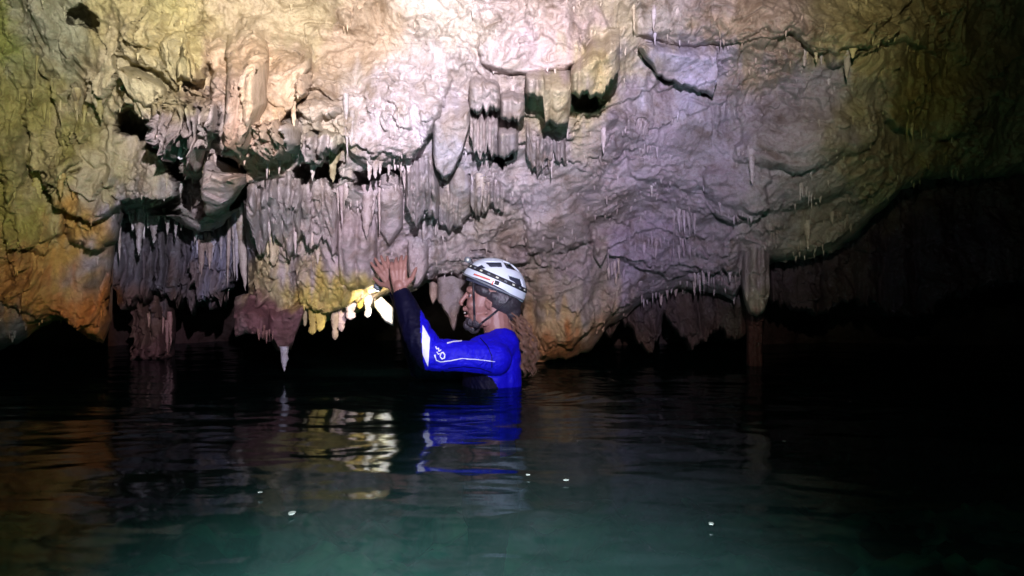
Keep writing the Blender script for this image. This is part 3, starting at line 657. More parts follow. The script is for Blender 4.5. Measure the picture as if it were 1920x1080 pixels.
fringe([(560,370),(640,350),(715,360)], 11, 30, 110, 16, 'mauve stalactite rib on the central flowstone', 'mauve ribs on the central flowstone', tint=1.1)
fringe([(756,320),(800,330),(850,340)], 14, 40, 90, 17, 'grey mauve stalactite rib between the pale slab and the hands', 'ribs above the hands', tint=1.15)
fringe([(880,320),(905,340),(940,350)], 10, 20, 60, 8, 'thin lilac stalactite right of the broad smooth rib', 'lilac stalactites right of the smooth rib', tint=1.2)
fringe([(885,205),(900,205),(918,210)], 7, 40, 92, 12, 'long lilac stalactite in the bunch under the pinkish drapery', 'bunch under the pinkish drapery', D=2.72, tint=1.2)
fringe([(925,230),(950,240),(985,270)], 9, 20, 70, 9, 'pinkish stalactite below the cream draperies', 'stalactites below the draperies', D=2.95, tint=1.1)
fringe([(975,250),(1010,270),(1060,280)], 14, 20, 56, 8, 'small mauve stalactite under the yellowish draperies', 'stalactites under the yellowish draperies', tint=1.2)
for a in [(1064,240,262,5),(1075,232,258,5),(1108,210,246,6),(1134,196,205,5)]:
    stal(*a, 'thin pale straw beneath the olive drapery', 'straws beneath the olive drapery', tint=1.35)
stal(1131,238,288,13,'single pale stalactite hanging alone right of the draperies', None, tint=1.35)
stal(1165,168,196,5,'short straw right of the olive drapery shadow', None, tint=1.4)
for a in [(1188,10,62,8),(1226,5,60,10),(1228,60,85,6),(1268,2,40,12),(1150,85,108,14),(1172,85,105,8)]:
    stal(*a, 'pale stalactite near the top edge, above the bluish slab', 'stalactites above the bluish slab', D=2.2, tint=1.3)
fringe([(1160,225),(1190,228),(1240,232)], 10, 6, 22, 5, 'tiny pale tooth in the row on the mauve ceiling', 'teeth row on the mauve ceiling', tint=1.4)
fringe([(1195,278),(1215,272),(1232,276)], 7, 6, 20, 4, 'tiny tooth in the small cluster below the row', 'small cluster on the mauve ceiling', tint=1.4)
stal(1221,345,372,6,'lone white straw in the middle of the plain mauve ceiling', None, col=(.62,.58,.6), tint=1.1)
stal(1408,288,348,16,'pointed tan stalactite longest in its row on the right ceiling', None, tint=1.4)
fringe([(1372,285),(1390,286),(1402,288)], 6, 10, 18, 4, 'tiny straw left of the pointed tan stalactite', 'straws beside the tan stalactite', tint=1.4)
stal(1436,265,288,5,'small straw up right of the pointed tan stalactite', None, tint=1.4)
for a in [(1508,95,126,13),(1530,98,118,7),(1540,100,122,6),(1588,100,150,14),(1560,112,120,6),(1600,90,110,14),(1554,150,164,8)]:
    stal(*a, 'white grey stalactite under the dark crack at upper right', 'stalactites under the upper right crack', tint=1.5, D=2.85)
fringe([(1690,90),(1712,100),(1725,110)], 4, 12, 26, 7, 'dim olive stalactite at the shaded upper right', 'olive stalactites at upper right', tint=1.3)
fringe([(1700,228),(1715,232),(1730,240)], 5, 14, 38, 5, 'thin olive straw above the short dark ledge at right', 'straws above the short ledge', tint=1.4)
fringe([(1252,400),(1280,400),(1312,405)], 18, 18, 44, 5, 'thin lilac straw in the dense tuft at right of centre', 'dense tuft right of centre', tint=1.45)
fringe([(1190,440),(1240,455),(1350,462)], 34, 10, 34, 5, 'small lilac tooth in the wide field of teeth right of centre', 'field of teeth right of centre', tint=1.4, spread=12)
fringe([(1118,460),(1140,480),(1170,500)], 16, 12, 36, 5, 'bluish white tooth on the ledge right of the helmet', 'teeth right of the helmet', tint=1.6, spread=9)
fringe([(1290,520),(1340,512),(1395,520)], 22, 10, 32, 5, 'small tooth along the lower lip left of the column', 'teeth left of the column', tint=1.35, spread=9)
fringe([(1180,562),(1230,548),(1290,540)], 9, 6, 18, 5, 'tiny pale tooth on the lowest lip over the dark arch', 'teeth over the dark arch', tint=1.6)
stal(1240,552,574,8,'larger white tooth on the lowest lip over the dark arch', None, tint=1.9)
stal(1514,420,470,15,'pale pointed stalactite near the lower right ledge', None, tint=1.5)
fringe([(1498,330),(1510,350),(1525,380)], 6, 14, 48, 6, 'thin stalactite in the vertical line on the right ceiling', 'vertical line of stalactites at right', tint=1.45)
fringe([(1560,400),(1590,410),(1600,430)], 6, 8, 22, 6, 'small tooth beside the right end of the dark ledge', 'teeth by the right ledge', tint=1.4)
fringe([(1436,425),(1445,428),(1455,432)], 4, 10, 24, 5, 'tiny straw above the column', 'straws above the column', tint=1.4)
fringe([(1345,385),(1380,400),(1412,395)], 7, 6, 16, 5, 'tiny white tooth under the pinkish nodule', 'teeth under the nodule', tint=1.6)
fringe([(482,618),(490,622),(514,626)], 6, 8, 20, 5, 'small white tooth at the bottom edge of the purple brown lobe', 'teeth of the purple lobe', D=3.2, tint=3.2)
stal(533,655,697,18,'white drip stalactite tapering to a thread that nearly touches the water', None, D=3.22, col=(.5,.47,.5), sway=0)
for a in [(589,565,628,20,(.62,.46,.12)),(604,560,622,22,(.70,.52,.12)),(572,575,612,9,(.35,.28,.15)),(560,585,606,8,(.4,.3,.2))]:  # yellow of the torch shining through is put into the colours
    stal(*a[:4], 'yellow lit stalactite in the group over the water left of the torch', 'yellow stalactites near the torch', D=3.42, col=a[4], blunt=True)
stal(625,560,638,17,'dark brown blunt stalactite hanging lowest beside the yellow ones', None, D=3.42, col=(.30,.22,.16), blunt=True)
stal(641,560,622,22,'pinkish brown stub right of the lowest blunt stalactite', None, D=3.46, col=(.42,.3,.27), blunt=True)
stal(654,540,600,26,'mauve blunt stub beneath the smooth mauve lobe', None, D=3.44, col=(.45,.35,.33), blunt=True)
stal(676,535,580,18,'orange yellow glowing stub right beside the torch', None, D=3.5, col=(.75,.5,.1), blunt=True)  # glow painted as a strong orange yellow colour
stal(690,540,596,18,'white blazing stub straight under the torch', None, D=3.5, col=(.85,.8,.72), blunt=True)  # torch glare painted as a near-white colour
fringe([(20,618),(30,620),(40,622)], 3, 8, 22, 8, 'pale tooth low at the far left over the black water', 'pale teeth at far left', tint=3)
fringe([(60,130),(110,200),(200,190)], 8, 24, 80, 13, 'olive stalactite rib on the flowstone at far left', 'olive ribs at far left', tint=1.1, spread=30)
fringe([(70,345),(100,350),(140,350)], 4, 30, 60, 14, 'yellow stalactite on the lower flowstone at far left', 'yellow stalactites at far left', tint=1.1, spread=14)

fringe([(470,425),(520,450),(572,430)], 10, 30, 70, 12, 'pointed grey stalactite ending the grey curtain left of centre', 'points of the grey curtain')
fringe([(570,430),(610,450),(640,440)], 9, 26, 70, 12, 'pointed mauve stalactite ending the mauve curtain', 'points of the mauve curtain')
fringe([(762,385),(800,405),(868,405)], 10, 24, 60, 11, 'pointed stalactite ending the curtains above the helmet', 'points above the helmet')
fringe([(880,250),(910,260),(934,270)], 6, 24, 60, 9, 'sharp lilac stalactite below the pinkish drapery', 'points below the pinkish drapery')
fringe([(300,210),(350,240),(412,235)], 10, 22, 60, 12, 'jagged cream stalactite in the crusted cluster at upper left', 'points of the crusted cluster')
fringe([(500,285),(540,280),(572,275)], 7, 16, 44, 9, 'pale stalactite under the knobbly grey crust', 'points under the grey crust')
fringe([(945,170),(985,180),(1015,190)], 5, 16, 36, 9, 'cream stalactite along the bottom of the draperies at top centre', 'points of the draperies')
fringe([(310,330),(350,350),(380,380)], 5, 20, 50, 10, 'tan stalactite beside the dark holes below the cream cluster', 'points beside the dark holes')
REST = place_stalactites()
# teeth past the counted ones: one object along natural lips of the ceiling
def small_teeth():
    rs = np.random.RandomState(5); V = []; Fc = []; base = 0; cols = []
    dz = CX[1:, :, 1] - CX[:-1, :, 1]                     # sudden step back going down = a lip
    r, c = np.nonzero((dz > .006) & (CPY[1:] > 0) & (CPY[1:] < 620)); sel = rs.permutation(len(r))
    todo = [(Vector(surf(q['px'], q['y0'])) if q['D'] is None else P(q['px'], q['y0'], q['D']), q['px'], q['y0'], (q['y1'] - q['y0']), q['w'] * .5) for q in REST]
    used = []
    for k in sel:
        a, b = r[k], c[k]; px, py = CXS[b], CPY[a, b]
        if px < 0 or px > 1850 or any((px - u) ** 2 + (py - v) ** 2 < 60 for u, v in used[-400:]): continue
        used.append((px, py)); todo.append((Vector(CX[a, b]), px, py, rs.uniform(4, 13), rs.uniform(1.4, 3.0)))
        if len(used) >= 520: break
    for X, px, py, L, R in todo:
        L = L / F * X[1]; R = R / F * X[1]; sx = rs.randn() * .06
        for q, (t, f) in enumerate([(-.3, 1.1), (.1, .9), (.4, .6 + .1 * rs.rand()), (.75, .4), (1, .08)]):
            for w in range(6):
                V.append((X[0] + sx * L * t + R * f * math.cos(w * 1.047), X[1] + .004 + R * f * math.sin(w * 1.047), X[2] - L * t)); cols.append((px, py))
        Fc.append(grid_faces(5, 6, base, True)); base += 30
    me = mesh_from('small_stalactites', V, np.concatenate(Fc), True, ROCK)
    cc = np.array(cols, float); set_mineral_beam_tint(me, np.minimum(.8, mineral_beam_tint(cc[:, 0], cc[:, 1]) * 1.3))
    link('small_stalactites', me, label='tiny dripstone teeth along the lips of the whole ceiling', cat='stalactites', kind='stuff')
small_teeth()

# ------------------------------------------------------------------ the diver
S = 3.0 / F          # metres per photo pixel at the diver
SKIN = simple('skin', (.25, .125, .10), .5, bump=.25, scale=90, var=.15)
BLUE = simple('blue_neoprene', (.005, .002, .50), .6, bump=.15, scale=240, var=.12, spec=.25)
BLACK = simple('black_neoprene', (.002, .002, .014), .6, bump=.15, scale=240, var=.3, spec=.12)
WHITE = simple('white_print', (.72, .74, .80), .5, var=.05)
HAIR = simple('brown_hair', (.16, .085, .05), .5, bump=.5, scale=150, var=.4)
DHAIR = simple('dark_hair', (.035, .03, .035), .45, bump=.6, scale=160, var=.4)
SHELL = simple('white_helmet_shell', (.62, .70, .76), .28, var=.04, scale=12)
LINER = simple('dark_foam', (.03, .035, .06), .8)
STRAP = simple('black_webbing', (.015, .015, .02), .6, bump=.3, scale=300)
GREY = simple('grey_plastic', (.16, .18, .2), .4)
RED = simple('red_print', (.6, .12, .08), .4)
PALE = simple('pale_print', (.6, .62, .5), .5)

def prim_sphere(bm, c, r, rot=None):
    M = Matrix.Translation(c)
    if rot is not None: M = M @ rot
    rr = r if isinstance(r, (tuple, list)) else (r, r, r)
    M = M @ Matrix.Diagonal((*rr, 1))
    bmesh.ops.create_uvsphere(bm, u_segments=20, v_segments=14, radius=1, matrix=M)
def prim_cap(bm, a, b, ra, rb, n=5):
    a = Vector(a); b = Vector(b); d = b - a; L = d.length
    if L > 1e-6:
        M = Matrix.Translation((a + b) / 2) @ d.to_track_quat('Z', 'Y').to_matrix().to_4x4()
        bmesh.ops.create_cone(bm, cap_ends=True, segments=18, radius1=ra, radius2=rb, depth=L, matrix=M)
    prim_sphere(bm, a, ra); prim_sphere(bm, b, rb)
def remesh(name, bm, voxel, mat, parent, smooth=5, noise=None):
    me = bpy.data.meshes.new(name + '_src'); bm.to_mesh(me); bm.free()
    o = bpy.data.objects.new(name, me); COL.objects.link(o)
    m = o.modifiers.new('r', 'REMESH'); m.mode = 'VOXEL'; m.voxel_size = voxel; m.use_smooth_shade = True
    if smooth:
        s = o.modifiers.new('s', 'SMOOTH'); s.factor = .5; s.iterations = smooth
    dg = bpy.context.evaluated_depsgraph_get(); dg.update()
    ev = bpy.data.meshes.new_from_object(o.evaluated_get(dg)); ev.name = name
    o.modifiers.clear(); o.data = ev; bpy.data.meshes.remove(me)
    ev.polygons.foreach_set('use_smooth', np.ones(len(ev.polygons), bool))
    if noise is not None:
        n = len(ev.vertices); v = np.zeros(n * 3); ev.vertices.foreach_get('co', v); v = v.reshape(-1, 3)
        nm = np.zeros(n * 3); ev.vertex_normals.foreach_get('vector', nm); nm = nm.reshape(-1, 3)
        v += nm * noise(v)[:, None]; ev.vertices.foreach_set('co', v.ravel()); ev.update()
    ev.materials.clear(); ev.materials.append(mat)
    if parent is not None: o.parent = parent
    return o

diver = bpy.data.objects.new('person', None); COL.objects.link(diver)
diver['label'] = 'man in blue wetsuit and white helmet, chest deep in water, both hands raised'
diver['category'] = 'person'

Yn, Yf = 2.90, 3.26            # depth of the near and the far shoulder
def limb(bm, pts, k=0.0):
    for (a, ra), (b, rb) in zip(pts[:-1], pts[1:]): prim_cap(bm, P(*a), P(*b), ra + k, rb + k)
NARM = [((928, 672, Yn), .062), ((868, 668, 2.86), .056), ((806, 664, 2.84), .056), ((783, 628, 2.84), .052), ((762, 575, 2.88), .038), ((751, 546, 2.90), .028)]
FARM = [((915, 668, Yf), .060), ((850, 690, 3.30), .052), ((788, 690, 3.28), .045), ((768, 610, 3.22), .045), ((745, 545, 3.12), .028)]
def torso(bm, k=0.0):
    c = lambda px, z, Y=3.08: Vector(((px - 960) / F * 3.03, Y, z + CH - .32))
    prim_sphere(bm, c(918, -.02), (.112 + k, .175 + k, .13 + k)); prim_sphere(bm, c(916, -.16), (.115 + k, .16 + k, .2 + k))
    prim_sphere(bm, c(918, -.36), (.11 + k, .15 + k, .2 + k)); prim_sphere(bm, c(920, -.52), (.12 + k, .165 + k, .15 + k))
    prim_cap(bm, P(938, 628, 3.06), P(930, 662, 3.02), .058 + k, .085 + k)
    prim_cap(bm, P(936, 652, 2.98), P(932, 652, 3.18), .062 + k, .062 + k)
    prim_cap(bm, P(940, 648, 3.0), P(926, 664, 2.93), .070 + k, .064 + k); prim_cap(bm, P(936, 640, 3.02), P(900, 662, 2.90), .045 + k, .058 + k)
    prim_cap(bm, P(944, 668, 3.0), P(942, 720, 3.02), .066 + k, .075 + k); prim_cap(bm, P(925, 690, 2.97), P(930, 730, 3.0), .06 + k, .07 + k)
    for y in (2.99, 3.17):
        prim_cap(bm, Vector((-.09, y, -.52)), Vector((-.12, y, -.92)), .085 + k, .055 + k)
        prim_cap(bm, Vector((-.12, y, -.92)), Vector((-.08, y, -1.28)), .056 + k, .038 + k)
        prim_cap(bm, Vector((-.07, y, -1.31)), Vector((-.24, y, -1.33)), .04 + k, .03 + k)

def hand(bm, W, d, s, n, curls, splay, sc=.94, thumb=1.0):
    """W wrist; d towards the fingers; s towards the thumb; n out of the back of the hand"""
    d = d.normalized(); n = (n - d * n.dot(d)).normalized(); s = d.cross(n).normalized() * (1 if d.cross(n).dot(s) > 0 else -1)
    prim_cap(bm, W - d * .02, W + d * .02 * sc, .027 * sc, .026 * sc)
    for q in (-.027, -.009, .009, .027):
        prim_cap(bm, W + s * q * .55 * sc + d * .012, W + s * q * sc + d * .085 * sc, .0155 * sc, .0115 * sc)
    lens = [(.027, .070, 1), (.0095, .078, 1.1), (-.0095, .074, 1.05), (-.027, .058, .95)]
    for i, (off, L, rr) in enumerate(lens):
        a = W + s * off * sc + d * .086 * sc
        dr = (d + s * splay[i]).normalized(); ang = 0
        for j, fr in enumerate((.45, .31, .24)):
            ang += curls[i] * (.7, 1.0, .7)[j]
            v = dr * math.cos(ang) - n * math.sin(ang)
            b = a + v * L * fr * sc
            prim_cap(bm, a, b, (.0088, .0080, .0072)[j] * sc * (rr * .4 + .68), (.0080, .0072, .0060)[j] * sc * (rr * .4 + .68)); a = b
    a = W + s * .022 * sc + d * .022 * sc
    v = (s * .75 + d * .65 - n * .35 * thumb).normalized(); b = a + v * .042 * sc; prim_cap(bm, a, b, .0145 * sc, .0105 * sc)
    v2 = (s * .35 + d * .9 - n * .45 * thumb).normalized(); c = b + v2 * .032 * sc; prim_cap(bm, b, c, .0102 * sc, .009 * sc)
    prim_cap(bm, c, c + (v2 + Vector((0, .1, 0))).normalized() * .022 * sc, .009 * sc, .0068 * sc)

# head in the diver's plane: px, py of the photo, w = metres from its middle plane (towards viewer negative)
YH = 3.04
def H(px, py, w=0.0):
    q = P(px, py, 3.0); return Vector((q.x * 1.0, YH + w, q.z))
def head(bm):
    tl = Matrix.Rotation(math.radians(18), 4, 'Y')
    prim_sphere(bm, H(931, 540), (.098, .074, .088), tl)
    prim_sphere(bm, H(901, 566), (.058, .058, .084), tl)
    prim_sphere(bm, H(897, 596), (.042, .052, .046), tl)
    prim_sphere(bm, H(885, 608), (.024, .024, .022))
    prim_sphere(bm, H(886, 545), (.030, .05, .020), tl)
    for w in (-1, 1):
        prim_sphere(bm, H(885, 571, w * .033), (.024, .022, .022)); prim_sphere(bm, H(880, 546, w * .022), (.014, .022, .0075), tl)
        prim_sphere(bm, H(908, 600, w * .045), (.034, .014, .026), tl)
        prim_sphere(bm, H(864, 571, w * .010), (.008, .007, .006))
        # ear: rim and lobe
        prim_sphere(bm, H(915, 571, w * .068), (.013, .007, .022), Matrix.Rotation(-.35, 4, 'Y') @ Matrix.Rotation(w * .3, 4, 'Z'))
        prim_cap(bm, H(913, 562, w * .073), H(922, 568, w * .078), .0045, .0045); prim_cap(bm, H(922, 568, w * .078), H(920, 580, w * .075), .0045, .004)
        prim_sphere(bm, H(913, 586, w * .069), (.007, .005, .008))
    prim_cap(bm, H(875, 550), H(864, 565), .008, .0095); prim_sphere(bm, H(863, 568), (.0105, .011, .009))
    prim_sphere(bm, H(873, 579), (.016, .022, .010), tl); prim_sphere(bm, H(870, 582), (.009, .020, .0045), tl)
    prim_sphere(bm, H(873, 593), (.010, .018, .0055), tl)
    prim_cap(bm, H(928, 580), H(935, 632), .060, .060)
def body_noise(v): return .0004 * fbm(v * 60, 2)
bm = bmesh.new(); torso(bm); limb(bm, NARM); limb(bm, FARM); head(bm)
hand(bm, P(750, 545, 2.90), Vector((-.10, .10, 1)), Vector((1, 0, .05)), Vector((-.1, -1, .1)), [.32, .36, .40, .46], [.10, .03, -.05, -.14])
hand(bm, P(740, 538, 3.08), Vector((-.62, .12, 1)), Vector((-1, -.1, -.2)), Vector((-.15, -1, .1)), [.12, .16, .2, .26], [.16, .04, -.08, -.2])
body = remesh('body', bm, .0030, SKIN, diver, 3, body_noise)
# mouth and nails as small parts
def poly_obj(name, bm, mat, parent, label=None):
    me = bpy.data.meshes.new(name); bm.to_mesh(me); bm.free(); me.materials.append(mat)
    me.polygons.foreach_set('use_smooth', np.ones(len(me.polygons), bool))
    return link(name, me, parent, label)
EYEW = simple('shaded_eye_white', (.30, .26, .25), .2, var=.03); TEETH = simple('tooth', (.7, .66, .58), .3, var=.03); LIP = simple('lip', (.42, .14, .13), .4)  # eye white toned down to hold the helmet brim's shade
for w_ in (-1, 1):
    bm = bmesh.new(); prim_sphere(bm, H(883, 555, w_ * .026), .0095); e = poly_obj('eye', bm, EYEW, diver)
    bm = bmesh.new(); prim_sphere(bm, H(880, 555, w_ * .029), (.0036, .0052, .0052)); poly_obj('pupil', bm, STRAP, e)
bm = bmesh.new(); prim_sphere(bm, H(870.5, 587), (.005, .013, .0035)); poly_obj('teeth', bm, TEETH, diver)
# beard and moustache
bm = bmesh.new()
for px, py, w_, r in [(878, 610, 0, .024), (888, 616, 0, .024), (884, 604, -.022, .021), (884, 604, .022, .021), (894, 606, -.038, .020), (894, 606, .038, .020),
                      (877, 600, 0, .012), (871.5, 577, -.004, .0045), (871.5, 577, .004, .0045)]:
    prim_sphere(bm, H(px, py, w_), (r, r * .75, r))
remesh('beard', bm, .0022, DHAIR, diver, 2, lambda v: .0022 * fbm(v * np.array([220, 220, 90]), 3))

# wetsuit
bm = bmesh.new(); torso(bm, .005); limb(bm, NARM, .005); limb(bm, FARM, .005)
suit = remesh('wetsuit', bm, .0042, BLUE, diver, 6, lambda v: .0022 * fbm(v * np.array([18, 18, 30]), 3) + .0060 * ridged(v * np.array([30, 14, 16]) + 3 * pn(v * 9)[:, None], 2) * (.25 + np.exp(-((v[:, 0] + .30) / .06) ** 2) + .7 * np.exp(-((v[:, 0] + .12) / .06) ** 2)) + .0012 * np.sin(v[:, 0] * 190 + 5 * pn(v * 14)) * sm(.02, .1, -.30 - v[:, 0]))
sm_me = suit.data; sm_me.materials.append(BLACK)
n = len(sm_me.polygons); cc = np.zeros(n * 3); sm_me.polygons.foreach_get('center', cc); cc = cc.reshape(-1, 3)
fx, fy = project(cc)
# black: forearms, the suit below an arched line under the arms and all of the lower suit
xe = (803 - 960) / F * 2.84
forearm = (cc[:, 0] < xe - .010 - .10 * (cc[:, 2] - .10)) 
px2 = 960 + cc[:, 0] / 3.03 * F
zp = CH + (HOR - np.interp(px2, [800, 840, 880, 905, 925, 935, 940], [692, 693, 692, 696, 708, 725, 770])) / F * 2.95
below_arch = (cc[:, 2] < zp) & (px2 < 938) | (cc[:, 2] < -.28)
idx = (forearm | below_arch).astype(np.int32); sm_me.polygons.foreach_set('material_index', idx)
# cuffs and neck opening: cut the suit away past the wrists and above the collar
bm = bmesh.new(); bm.from_mesh(sm_me)
def beyond(co):
    a = P(*NARM[-1][0]); d = (a - P(*NARM[-2][0])).normalized()
    if (co - a).dot(d) > -.004 and (co - a).length < .09: return True
    a = P(*FARM[-1][0]); d = (a - P(*FARM[-2][0])).normalized()
    if (co - a).dot(d) > -.004 and (co - a).length < .09: return True
    a = P(936, 617, 3.04); d = Vector((-.33, 0, .94))
    return (co - a).dot(d) > 0 and abs(co.x - a.x) < .088 and abs(co.y - 3.06) < .085 and co.z > .19
bmesh.ops.delete(bm, geom=[f for f in bm.faces if beyond(f.calc_center_median())], context='FACES')
bm.to_mesh(sm_me); bm.free()
so = suit.modifiers.new('thickness', 'SOLIDIFY'); so.thickness = .004; so.offset = -1

# prints lying on the suit
bmt = bmesh.new(); bmt.from_mesh(sm_me); SUIT = BVHTree.FromBMesh(bmt)
def on_suit(px, py, lift=.0022):
    o = Vector((0, 0, CH)); d = (P(px, py, 1) - o).normalized()
    hit, nrm, i, dist = SUIT.ray_cast(o, d)
    if hit is None: return None
    return hit + nrm * lift
def stroke(name, pts, wd, mat, parent, label=None, sub=6):
    pp = []
    for (a, b), (c, d) in zip(pts[:-1], pts[1:]):
        for k in range(sub): pp.append((a + (c - a) * k / sub, b + (d - b) * k / sub))
    pp.append(pts[-1]); bm = bmesh.new(); prev = None
    for i, (x, y) in enumerate(pp):
        q0 = pp[max(0, i - 1)]; q1 = pp[min(len(pp) - 1, i + 1)]; tx, ty = q1[0] - q0[0], q1[1] - q0[1]; L = math.hypot(tx, ty) or 1
        nx, ny = -ty / L, tx / L; ww = wd if not callable(wd) else wd(i / (len(pp) - 1))
        A = on_suit(x + nx * ww / 2, y + ny * ww / 2); B = on_suit(x - nx * ww / 2, y - ny * ww / 2)
        if A is None or B is None: prev = None; continue
        v = (bm.verts.new(A), bm.verts.new(B))
        if prev and (prev[0].co - v[0].co).length < .04: bm.faces.new((prev[0], v[0], v[1], prev[1]))
        prev = v
    return poly_obj(name, bm, mat, parent, label)
def patch(name, left, right, mat, parent, n=24, m=6):
    bm = bmesh.new(); rows = []
    for i in range(n + 1):
        t = i / n; lx = np.interp(t, [k / (len(left) - 1) for k in range(len(left))], [p[0] for p in left]); ly = np.interp(t, [k / (len(left) - 1) for k in range(len(left))], [p[1] for p in left])
        rx = np.interp(t, [k / (len(right) - 1) for k in range(len(right))], [p[0] for p in right]); ry = np.interp(t, [k / (len(right) - 1) for k in range(len(right))], [p[1] for p in right])
        row = []
        for j in range(m + 1):
            q = on_suit(lx + (rx - lx) * j / m, ly + (ry - ly) * j / m); row.append(bm.verts.new(q) if q is not None else None)
        rows.append(row)
    for a, b in zip(rows[:-1], rows[1:]):
        for j in range(m):
            q = (a[j], a[j + 1], b[j + 1], b[j])
            if all(x is not None for x in q) and max((q[0].co - x.co).length for x in q) < .05: bm.faces.new(q)
    return poly_obj(name, bm, mat, parent)
patch('sleeve_stripe', [(792,610),(791,640),(793,665),(802,686)], [(793,611),(806,634),(805,655),(803,686)], WHITE, suit)
stroke('print_line', [(815,665),(818,675),(826,678),(845,676),(866,672),(895,674),(928,678)], lambda t: 2.6 * (1 - .6 * t), WHITE, suit)
stroke('print_line', [(838,644),(850,641),(864,640),(876,636),(888,633)], 2.2, WHITE, suit)
stroke('seam', [(900,634),(914,650),(922,668),(922,690)], 1.6, BLACK, suit)
stroke('seam', [(840,690),(870,687),(900,690),(922,698)], 1.4, BLACK, suit)
stroke('logo', [(825,667),(827,662),(831,661),(834,665),(833,671),(829,673),(826,670),(825,667)], 2.2, WHITE, suit)
stroke('logo', [(817,650),(819,655),(822,653),(823,659),(827,656)], 2.0, WHITE, suit)
stroke('logo', [(819,660),(822,664),(825,663)], 1.8, WHITE, suit)

# helmet (frame tipped back 20 degrees)
HA = math.radians(20); HC = H(925, 538)
RH = Matrix.Rotation(HA, 4, 'Y')
def HL(x, y, z): return HC + RH.to_3x3() @ Vector((x * S, y, z * S))
A_, B_, C_ = 62, 55, .105
def shell_pt(u, v, k=1.0):     # u around, v from the crown down; small brow flare
    x = A_ * math.sin(v) * math.cos(u); y = C_ * math.sin(v) * math.sin(u); z = B_ * math.cos(v)
    return x * k, y * k, z * k
def build_shell():
    nu, nv = 180, 80; bm = bmesh.new(); grid = []
    for i in range(nv + 1):
        row = []
        for j in range(nu):
            u = 2 * math.pi * j / nu
            vmax = math.radians(90) + .10 * math.cos(u - .1) + .06 * math.cos(2 * u)
            v = vmax * (i / nv) + 1e-3; x, y, z = shell_pt(u, v)
            g = 1 + .015 * math.cos(6 * math.asin(max(-1, min(1, y / C_)))) * math.sin(v)
            row.append((x * g, y * g, z))
        grid.append(row)
    vents = [[(912,492),(938,492),(940,500),(921,500)], [(945,491),(957,494),(972,507),(951,502)], [(956,519),(975,524),(979,537),(958,525)], [(897,499),(903,497),(910,503),(899,503)]]
    loc = []
    ca, sa = math.cos(HA), math.sin(HA)
    for poly in vents:
        q = []; mx_ = sum(p[0] for p in poly) / len(poly); my_ = sum(p[1] for p in poly) / len(poly)
        for px, py in poly:
            px = mx_ + (px - mx_) * 1.22; py = my_ + (py - my_) * 1.3
            dx = px - 925; up = 538 - py; q.append((dx * ca - up * sa, dx * sa + up * ca))
        loc.append(q)
    def inside(x, z):
        for poly in loc:
            c = False
            for (x1, z1), (x2, z2) in zip(poly, poly[1:] + poly[:1]):
                if (z1 > z) != (z2 > z) and x < (x2 - x1) * (z - z1) / (z2 - z1) + x1: c = not c
            if c: return True
        return False
    V = [[bm.verts.new(HL(*p)) for p in row] for row in grid]
    for i in range(nv):
        for j in range(nu):
            k = (j + 1) % nu; a = grid[i][j]; b = grid[i + 1][k]
            if inside((a[0] + b[0]) / 2, (a[2] + b[2]) / 2): continue
            bm.faces.new((V[i][j], V[i + 1][j], V[i + 1][k], V[i][k]))
    o = poly_obj('helmet', bm, SHELL, diver)
    m = o.modifiers.new('thickness', 'SOLIDIFY'); m.thickness = .006; m.offset = -1
    return o
helmet = build_shell()
bm = bmesh.new(); rows = []
for i in range(30):
    rows.append([bm.verts.new(HL(*shell_pt(2 * math.pi * j / 60, math.radians(96) * i / 29 + 1e-3, .885))) for j in range(60)])
for i in range(29):
    for j in range(60): bm.faces.new((rows[i][j], rows[i + 1][j], rows[i + 1][(j + 1) % 60], rows[i][(j + 1) % 60]))
poly_obj('liner', bm, LINER, helmet)
def helmet_band(name, z0f, z1f, k, mat, parent, u0=0, u1=2 * math.pi, n=160):
    bm = bmesh.new(); pr = None; first = None
    for j in range(n + 1):
        u = u0 + (u1 - u0) * j / n; vs = []
        for zf in (z0f(u), (z0f(u) + z1f(u)) / 2, z1f(u)):
            v = math.acos(max(-1, min(1, zf / B_))); x, y, z = shell_pt(u, v, k); vs.append(bm.verts.new(HL(x, y, z)))
        if pr:
            for q in range(2): bm.faces.new((pr[q], vs[q], vs[q + 1], pr[q + 1]))
        pr = vs
    return_ = poly_obj(name, bm, mat, parent); m = return_.modifiers.new('t', 'SOLIDIFY'); m.thickness = .002; m.offset = 1
    return return_
mid = lambda u: 17.5 - 4.0 * math.cos(u)
hb = helmet_band('headlamp_strap', lambda u: mid(u) + 4.2, lambda u: mid(u) - 3.4, 1.035, STRAP, helmet)
for k in range(9):
    u = math.radians(205 + k * 16); helmet_band('strap_marking', lambda q: mid(q) + 1.6, lambda q: mid(q) - 1.2, 1.055, PALE if k % 2 == 0 else GREY, hb, u, u + .09, 8)
helmet_band('rim_trim', lambda u: 1.2 + .02 * 0 - 5 * math.cos(u) * .9 , lambda u: -2.0 - 5 * math.cos(u) * .9, 1.025, GREY, helmet)
helmet_band('helmet_marking', lambda u: 11, lambda u: 8, 1.022, RED, helmet, math.radians(228), math.radians(262), 12)
helmet_band('helmet_marking', lambda u: 10, lambda u: 3, 1.022, RED, helmet, math.radians(266), math.radians(269), 4)
helmet_band('strap_clip', lambda u: 12, lambda u: 5, 1.05, STRAP, helmet, math.radians(270), math.radians(278), 6)
